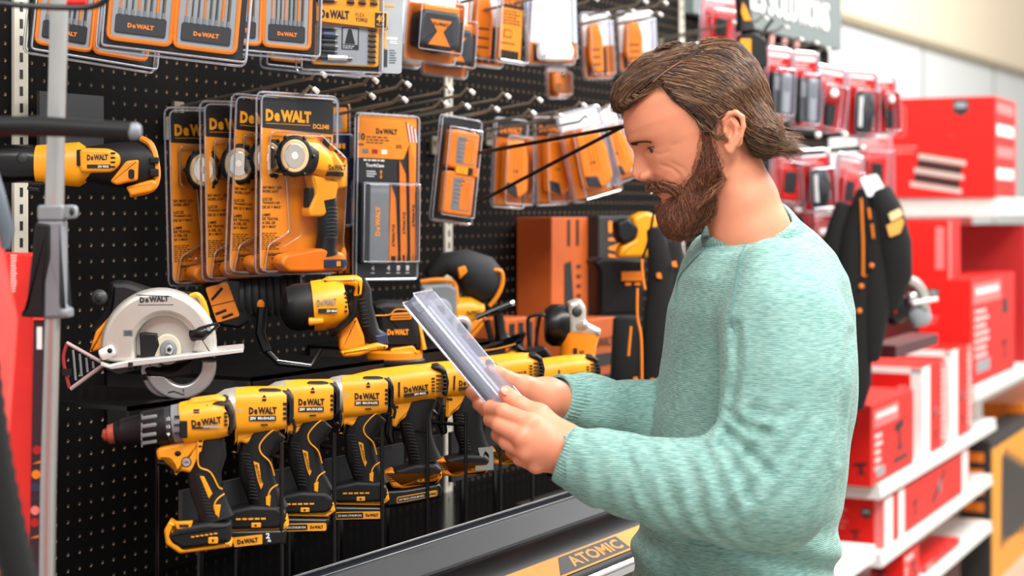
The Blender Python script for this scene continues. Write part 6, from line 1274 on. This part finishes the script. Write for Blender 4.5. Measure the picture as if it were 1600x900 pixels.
def beardsdf(Q):
    X, Y = pxy(Q); Qa = np.stack([Q[:, 0], np.abs(Q[:, 1]), Q[:, 2]], 1); t = np.interp(poly2(X, Y, BRD), [-16, -2], [1, 0])*np.interp(Y, [200, 240, 290, 330], [2, 4, 7, 10])+.4
    d = headbase(Q)-t; d = smin(d, ellip(Q, hp(1062, 338, 0), (34, 40, 34)), 10); d = smin(d, ellip(Qa, hp(1090, 318, 26), (32, 26, 30)), 12)
    a = smax(d, poly2(X, Y, BRD), 3); m = smax(headbase(Q)-4.5, poly2(X, Y, MUS), 2); return np.minimum(a, m)
V, Fq = snet(beardsdf, (-70, -92, -185), (125, 92, 10), 2.6); bv = V
beard = npmesh('beard', H2M(relax(V, Fq, 1, .4)), Fq, [BRDM[0]], man, label='full reddish brown beard')
def bflow(Q):
    X, Y = pxy(Q); dx = np.interp(X, [1010, 1035, 1080, 1130], [.5, .12, .0, -.35]); dy = np.ones(len(X)); m = (Y < 306) & (X < 1056); dx = np.where(m, .9, dx); dy = np.where(m, .45, dy)
    ca, sa = math.cos(AL), math.sin(AL); return np.stack([-dx*ca+dy*sa, 0*dx, -dx*sa-dy*ca], 1)
strands('beard_strands', beardsdf, pick(bv, 11000)+rs.normal(0, 2.2, (11000, 3)), bflow, 6, 3.0, .0003, BRDM, [.26, .36, .26, .12], lift=1.1, jit=.36, parent=beard)
# eyebrow
def skin0(Q): return headbase(Q)
q = []
while len(q) < 420:
    px, py = rs.uniform(986, 1030), 0; t = (px-986)/44; py = 226-10*math.sin(t*2.0)+rs.uniform(-2.6, 2.6)*(1-.6*t); u, w = uv(px, py)
    q.append((min(u, 108), (rs.choice([-1, 1]))*1.0, w))
q = np.array(q); tt = (pxy(q)[0]-986)/44; q[:, 1] *= 10+38*tt
for _ in range(6):
    e = np.zeros_like(q); e[:, 0] = 1; dd = skin0(q); q[:, 0] -= dd*.8
strands('eyebrows', skin0, q, lambda Q: np.stack([-.8+0*Q[:, 0], np.sign(Q[:, 1])*.8, .15+0*Q[:, 0]], 1), 4, 2.0, .00032, BRDM, [.7, .3, 0, 0], lift=.3, jit=.12, parent=body)
mb = MB()
for s in (1, -1): tube(mb, [tuple(x) for x in bez([(67+15.4*math.cos(a), -5.4+(-1.2*(a-.3)**2), (33+15.4*math.sin(a))*s) for a in (-.8, -.4, 0, .4, .8, 1.2, 1.45)], 3)], 1.0, BRDM[0], 6, HFr)
mb.build('eyelashes', man, body)
# ---- sweater
def knit():
    m = bpy.data.materials.new('aqua_heather_knit'); m.use_nodes = True; nt = m.node_tree; b = nt.nodes['Principled BSDF']; N = nt.nodes.new; Lk = nt.links.new
    tc = N('ShaderNodeTexCoord'); mp = N('ShaderNodeMapping'); mp.inputs['Scale'].default_value = (35, 35, 330); Lk(tc.outputs['Object'], mp.inputs[0])
    n1 = N('ShaderNodeTexNoise'); n1.inputs['Scale'].default_value = 2.3; n1.inputs['Detail'].default_value = 4; Lk(mp.outputs[0], n1.inputs[0])
    n2 = N('ShaderNodeTexNoise'); n2.inputs['Scale'].default_value = 9; n2.inputs['Detail'].default_value = 3; Lk(tc.outputs['Object'], n2.inputs[0])
    cr = N('ShaderNodeValToRGB'); cr.color_ramp.elements[0].position = .36; cr.color_ramp.elements[0].color = lin((92, 136, 133))+(1,); cr.color_ramp.elements[1].position = .66; cr.color_ramp.elements[1].color = lin((154, 188, 178))+(1,)
    Lk(n1.outputs[0], cr.inputs[0]); mx = N('ShaderNodeMix'); mx.data_type = 'RGBA'; mx.inputs[0].default_value = .3; Lk(cr.outputs[0], mx.inputs[6])
    c2 = N('ShaderNodeValToRGB'); c2.color_ramp.elements[0].color = lin((112, 152, 147))+(1,); c2.color_ramp.elements[1].color = lin((144, 180, 171))+(1,); Lk(n2.outputs[0], c2.inputs[0]); Lk(c2.outputs[0], mx.inputs[7]); Lk(mx.outputs[2], b.inputs['Base Color'])
    b.inputs['Roughness'].default_value = .9; b.inputs['Specular IOR Level'].default_value = .15; b.inputs['Sheen Weight'].default_value = .15; b.inputs['Sheen Roughness'].default_value = .4
    wv = N('ShaderNodeTexWave'); wv.wave_type = 'BANDS'; wv.bands_direction = 'Z'; wv.inputs['Scale'].default_value = 130; wv.inputs['Distortion'].default_value = 1.5; Lk(tc.outputs['Object'], wv.inputs[0])
    ad = N('ShaderNodeMath'); ad.operation = 'ADD'; Lk(wv.outputs['Fac'], ad.inputs[0]); Lk(n1.outputs[0], ad.inputs[1])
    bp = N('ShaderNodeBump'); bp.inputs['Strength'].default_value = .35; bp.inputs['Distance'].default_value = .0012; Lk(ad.outputs[0], bp.inputs['Height']); Lk(bp.outputs[0], b.inputs['Normal']); return m
KN = knit()
TD = 2.42; tx = lambda px: (px-800)/FPX*TD; tz = lambda py: (330-py)/FPX*TD
tab = [(326, 1165, 1236, .04), (345, 1130, 1252, .065), (365, 1106, 1275, .105), (395, 1078, 1300, .168), (430, 1060, 1318, .20), (480, 1046, 1330, .205), (560, 1038, 1334, .195), (650, 1024, 1330, .18), (740, 1012, 1318, .172), (820, 1000, 1304, .17), (900, 990, 1296, .175), (1000, 984, 1292, .18), (1080, 982, 1290, .18)]
tab = tab[::-1]; tZ = [tz(t[0]) for t in tab]; tXf = [tx(t[1]) for t in tab]; tXb = [tx(t[2]) for t in tab]; tB = [t[3] for t in tab]
def fold(P, f, ph=0): 
    x, y, z = P.T*f; return np.sin(x*1.3+2.1*np.sin(z*.7+ph)+y*.6)*np.sin(z*1.1+1.7*np.sin(x*.5+y*.8)+ph)
creases = [((1138, 640), (1176, 676), 2.07), ((1128, 662), (1186, 712), 2.06), ((1122, 690), (1150, 744), 2.06), ((1160, 640), (1205, 690), 2.065), ((1095, 690), (1108, 742), 2.075), ((1058, 700), (1076, 756), 2.08), ((1020, 706), (1040, 772), 2.09), ((985, 700), (1000, 760), 2.10), ((955, 690), (964, 742), 2.11), ((1150, 500), (1165, 560), 2.12)]
def sleeve(P, pts, k=.03): return chain(P, pts, k)
nsl = [m4(1218, 455, 2.25, .070), m4(1228, 520, 2.20, .077), m4(1230, 600, 2.17, .075), m4(1220, 700, 2.145, .071), m4(1206, 772, 2.13, .066), m4(1130, 766, 2.13, .058), m4(1030, 754, 2.145, .050), m4(950, 735, 2.155, .0425), m4(905, 719, 2.165, .0385)]
fsl = [m4(1140, 430, 2.58, .075), m4(1120, 560, 2.60, .07), m4(1090, 670, 2.58, .062), m4(1000, 655, 2.50, .052), m4(920, 636, 2.43, .042), m4(888, 630, 2.405, .037)]
def sweater(P):
    x, y, z = P.T; xf = np.interp(z, tZ, tXf); xb = np.interp(z, tZ, tXb); b = np.interp(z, tZ, tB); c = (xf+xb)/2; a = (xb-xf)/2
    r = ((np.abs(x-c)/a)**2.3+(np.abs(y+TD)/b)**2.3)**(1/2.3); d = (r-1)*np.minimum(a, b)
    d = smax(d, z-tz(326), .01); d = smax(d, tz(1075)-z, .01)
    d = d+.003*fold(P, 15)+.0012*fold(P[:, [2, 0, 1]], 30, 2)+.006*np.exp(-((z-tz(860))/.05)**2)*np.sin(z*95+x*40)
    s = sleeve(P, nsl, .035)+.0022*fold(P, 20, 1)+.0008*fold(P[:, [1, 2, 0]], 45, 3)
    q = np.array([m4(1178, 700, 2.08, 0)[:3]]); el = np.exp(-(np.linalg.norm(P-q, axis=1)/.075)**2); s = s+.0035*el*np.sin((x*.75-z*.65)*230)
    fo = np.exp(-((z-tz(745))/.09)**2)*(x < tx(1120)); s = s+.0022*fo*np.sin(x*190+z*90+2*np.sin(y*60)+1.5*np.sin(z*45))
    d = smin(d, s, .022); s2 = sleeve(P, fsl, .03)+.003*fold(P, 38, 1); d = smin(d, s2, .02)
    d = smax(d, -rcone(P, MS(1140, 270, 2.37), MS(1184, 392, 2.37), .060, .066), .006)
    for a_, b_, dd in creases:
        pass
    X = 800+FPX*x/(-y); Y = 330-FPX*z/(-y); nr = 1/(1+np.exp((-y-2.30)/.02))
    for pl, am, wd in (([(1138, 645), (1165, 668), (1200, 676)], 4.5, 7), ([(1132, 672), (1170, 706), (1205, 742)], 5, 8), ([(1128, 690), (1150, 730), (1172, 780)], 4.5, 8), ([(1100, 696), (1118, 742), (1142, 800)], 3.5, 8), ([(1062, 700), (1082, 752), (1100, 808)], 3, 8), ([(1020, 704), (1042, 758), (1056, 792)], 3, 7), ([(978, 698), (996, 748), (1004, 776)], 3.5, 7), ([(1150, 508), (1152, 570), (1142, 640)], 5, 7), ([(1330, 520), (1316, 600), (1312, 720)], 3, 6), ([(1172, 640), (1215, 650), (1240, 640)], 2.5, 9)):
        q = np.full(len(X), 1e9)
        for (x1, y1), (x2, y2) in zip(pl[:-1], pl[1:]):
            ex, ey = x2-x1, y2-y1; t = np.clip(((X-x1)*ex+(Y-y1)*ey)/(ex*ex+ey*ey), 0, 1); q = np.minimum(q, (X-x1-ex*t)**2+(Y-y1-ey*t)**2)
        d = d+nr*am*.001*(np.exp(-q/wd**2)-.45*np.exp(-(np.sqrt(q)-wd*1.9)**2/wd**2))
    return d
lo = np.array([tx(870), -2.72, tz(1080)]); hi = np.array([tx(1350), -2.02, tz(322)])
V, Fq = snet(sweater, lo, hi, .0048); V = relax(V, Fq, 1, .5)
sw = npmesh('sweater', V, Fq, [KN], man, label='aqua heather knit raglan sweater')
# collar, cuffs, seams
A0, A1 = MS(1140, 270, 2.37), MS(1184, 392, 2.37)
def collar():
    n = 288; th = np.linspace(0, 2*math.pi, n, endpoint=False); zs = np.linspace(tz(315), tz(420), 90); ztop = np.zeros(n)
    for i, t in enumerate(th):
        ax = A0+(A1-A0)*((zs-A0[2])/(A1[2]-A0[2]))[:, None]; P = ax+np.array([math.cos(t), math.sin(t), 0])*.074; d = sweater(P); k = np.argmax(d < 0); ztop[i] = zs[k] if (d < 0).any() else tz(380)
    for _ in range(60): ztop = (np.roll(ztop, 1)+ztop*2+np.roll(ztop, -1))/4
    V = []; prof = [(-.013, .004), (-.012, .0065), (-.004, .008), (.004, .0075), (.0085, .0055), (.010, .002), (.009, -.001), (-.004, -.002)]
    for q, o in prof:
        for i, t in enumerate(th):
            z = ztop[i]+.004+q; ax = A0+(A1-A0)*((z-A0[2])/(A1[2]-A0[2])); rb = .0005*math.sin(72*t) if o > .003 else 0; V.append(ax+np.array([math.cos(t), math.sin(t), 0])*(.066+o*1.1-(q > 0)*q*.25+rb)+np.array([0, 0, 0]))
    F = [(a*n+i, a*n+(i+1) % n, (a+1)*n+(i+1) % n, (a+1)*n+i) for a in range(len(prof)-1) for i in range(n)]
    for k in range(len(V)): V[k][2] = V[k][2]
    return npmesh('collar', np.array(V), F, [KN], man, sw)
collar()
def cuff(name, pts, ribs, parent):
    V = []; n = ribs*4; ax = np.array(pts[-1][:3])-np.array(pts[0][:3]); ax /= np.linalg.norm(ax); s1 = np.cross(ax, [0, 1, 0]); s1 /= np.linalg.norm(s1); s2 = np.cross(s1, ax)
    for p in pts:
        for i in range(n): t = 2*math.pi*i/n; r = p[3]+.0008*math.sin(ribs*t); V.append(np.array(p[:3])+(s1*math.cos(t)+s2*math.sin(t))*r)
    F = [(a*n+i, a*n+(i+1) % n, (a+1)*n+(i+1) % n, (a+1)*n+i) for a in range(len(pts)-1) for i in range(n)]
    return npmesh(name, np.array(V), F, [KN], man, parent)
cuff('cuff', [m4(936, 732, 2.16, .043), m4(930, 730, 2.16, .0455), m4(900, 717, 2.165, .0405), m4(884, 710, 2.168, .038), m4(880, 708, 2.168, .0365), m4(881, 708, 2.168, .033)], 52, sw)
cuff('cuff', [m4(915, 636, 2.425, .044), m4(905, 633, 2.42, .0435), m4(885, 628, 2.405, .0395), m4(870, 625, 2.39, .037), m4(867, 624, 2.39, .0355), m4(868, 624, 2.39, .032)], 46, sw)
# raglan seams: thin stitched lines lying on the cloth
SEAM = mat('seam_thread', (84, 132, 130), .9)
def seam(pts, d0):
    P = []
    for px, py in bez(pts, 8):
        p = MS(px, py, 1.9); dr = p/1.9; t = 1.9
        for _ in range(60):
            q = dr*t; s_ = sweater(np.array([q]))[0]
            if s_ < .0008: break
            t += max(s_*.7, .0006)
        if t < 2.6: P.append(MW(dr*t)[0])
    return P
mb = MB(); tube(mb, seam([(1168, 372), (1156, 410), (1148, 460), (1142, 500), (1150, 520)], 2.1), .0011, SEAM, 5); mb.build('raglan_seam', man, sw); mb = MB(); tube(mb, seam([(1106, 384), (1080, 410), (1060, 436), (1056, 470)], 2.3), .0011, SEAM, 5); mb.build('raglan_seam', man, sw)
# trousers and shoes (below the frame)
def trous(P):
    d = None
    for s in (-1, 1):
        c = chain(P, [tuple(MS(1150, 330, TD)+np.array([0, s*.09, -.66]))+(.10,), tuple(MS(1150, 330, TD)+np.array([-.02, s*.10, -1.05]))+(.075,), tuple(MS(1150, 330, TD)+np.array([.01, s*.11, -1.47]))+(.06,)], .03); d = c if d is None else smin(d, c, .02)
    return d
c0 = MS(1150, 330, TD); V, Fq = snet(trous, c0+np.array([-.2, -.26, -1.54]), c0+np.array([.2, .26, -.5]), .014)
npmesh('trousers', V, Fq, [mat('dark_denim', (44, 54, 78), .85, bump=.3, bscale=600)], man)
for s in (-1, 1):
    mb = MB()
    def shp(P): return smax(chain(P, [tuple(c0+np.array([.06, s*.11, -1.50]))+(.045,), tuple(c0+np.array([-.17, s*.12, -1.515]))+(.04,)], .01), -1.549-P[:, 2], .004)
    V, Fq = snet(shp, c0+np.array([-.24, s*.115-.07, -1.56]), c0+np.array([.13, s*.115+.07, -1.43]), .008); npmesh('shoe', V, Fq, [mat('brown_leather', (96, 66, 46), .5)], man)
# ---- the package he holds
def mw(p): return MW(np.array(p))[0]
Tn, Bn = MS(637, 466, 2.24), MS(786, 645, 2.215); e1 = MW(Bn)[0]-MW(Tn)[0]; Ln = np.linalg.norm(e1)*1000; tf = MS(672, 464, 2.345); e2 = MW(tf)[0]-MW(Tn)[0]; Wn = np.linalg.norm(e2)*1000
PF = SF(MW(Tn)[0], e1, -e2)
root = thing('held_package', 'clear tool accessory package held in both hands', 'package', PF.pt(Ln/2, Wn/2, 0))
mb = MB(); prism(mb, PF, rect(6, 6, Ln-6, Wn-6, 6), 2, 3.2, GRC); prism(mb, PF, rect(Ln*.34, Wn*.62, Ln*.84, Wn-3, 3), 3.2, 15, OR2); box(mb, PF, Ln*.36, 12, Ln*.78, 30, 6, 7.2, INK); mb.build('card', root, smooth=False, label='card with an orange panel')
mb = MB()
for o0, o1, cm in ((-10, 2, 1), (3, 12, 0)): prism(mb, PF, rect(2, 2, Ln-2, Wn-2, 8), o0, o1, CLP, 3)
for o in (-9, 10): tube(mb, [(x, y, o) for x, y in rect(0, 0, Ln, Wn, 8)], 1.5, CLE, 6, PF, closed=True)
prism(mb, PF, rect(Ln*.12, 3, Ln*.95, 16, 3), -13, 6, CLE, 3); mb.build('clamshell', root, ang=50, label='clear ridged plastic shell')
m = MB()
for k in range(5): tube(m, [(Ln*(.25+.12*k), 22, 7), (Ln*(.33+.12*k), 22, 7)], 3.2, DGR if k % 2 else STL, 8, PF)
m.build('drill_bits', root)
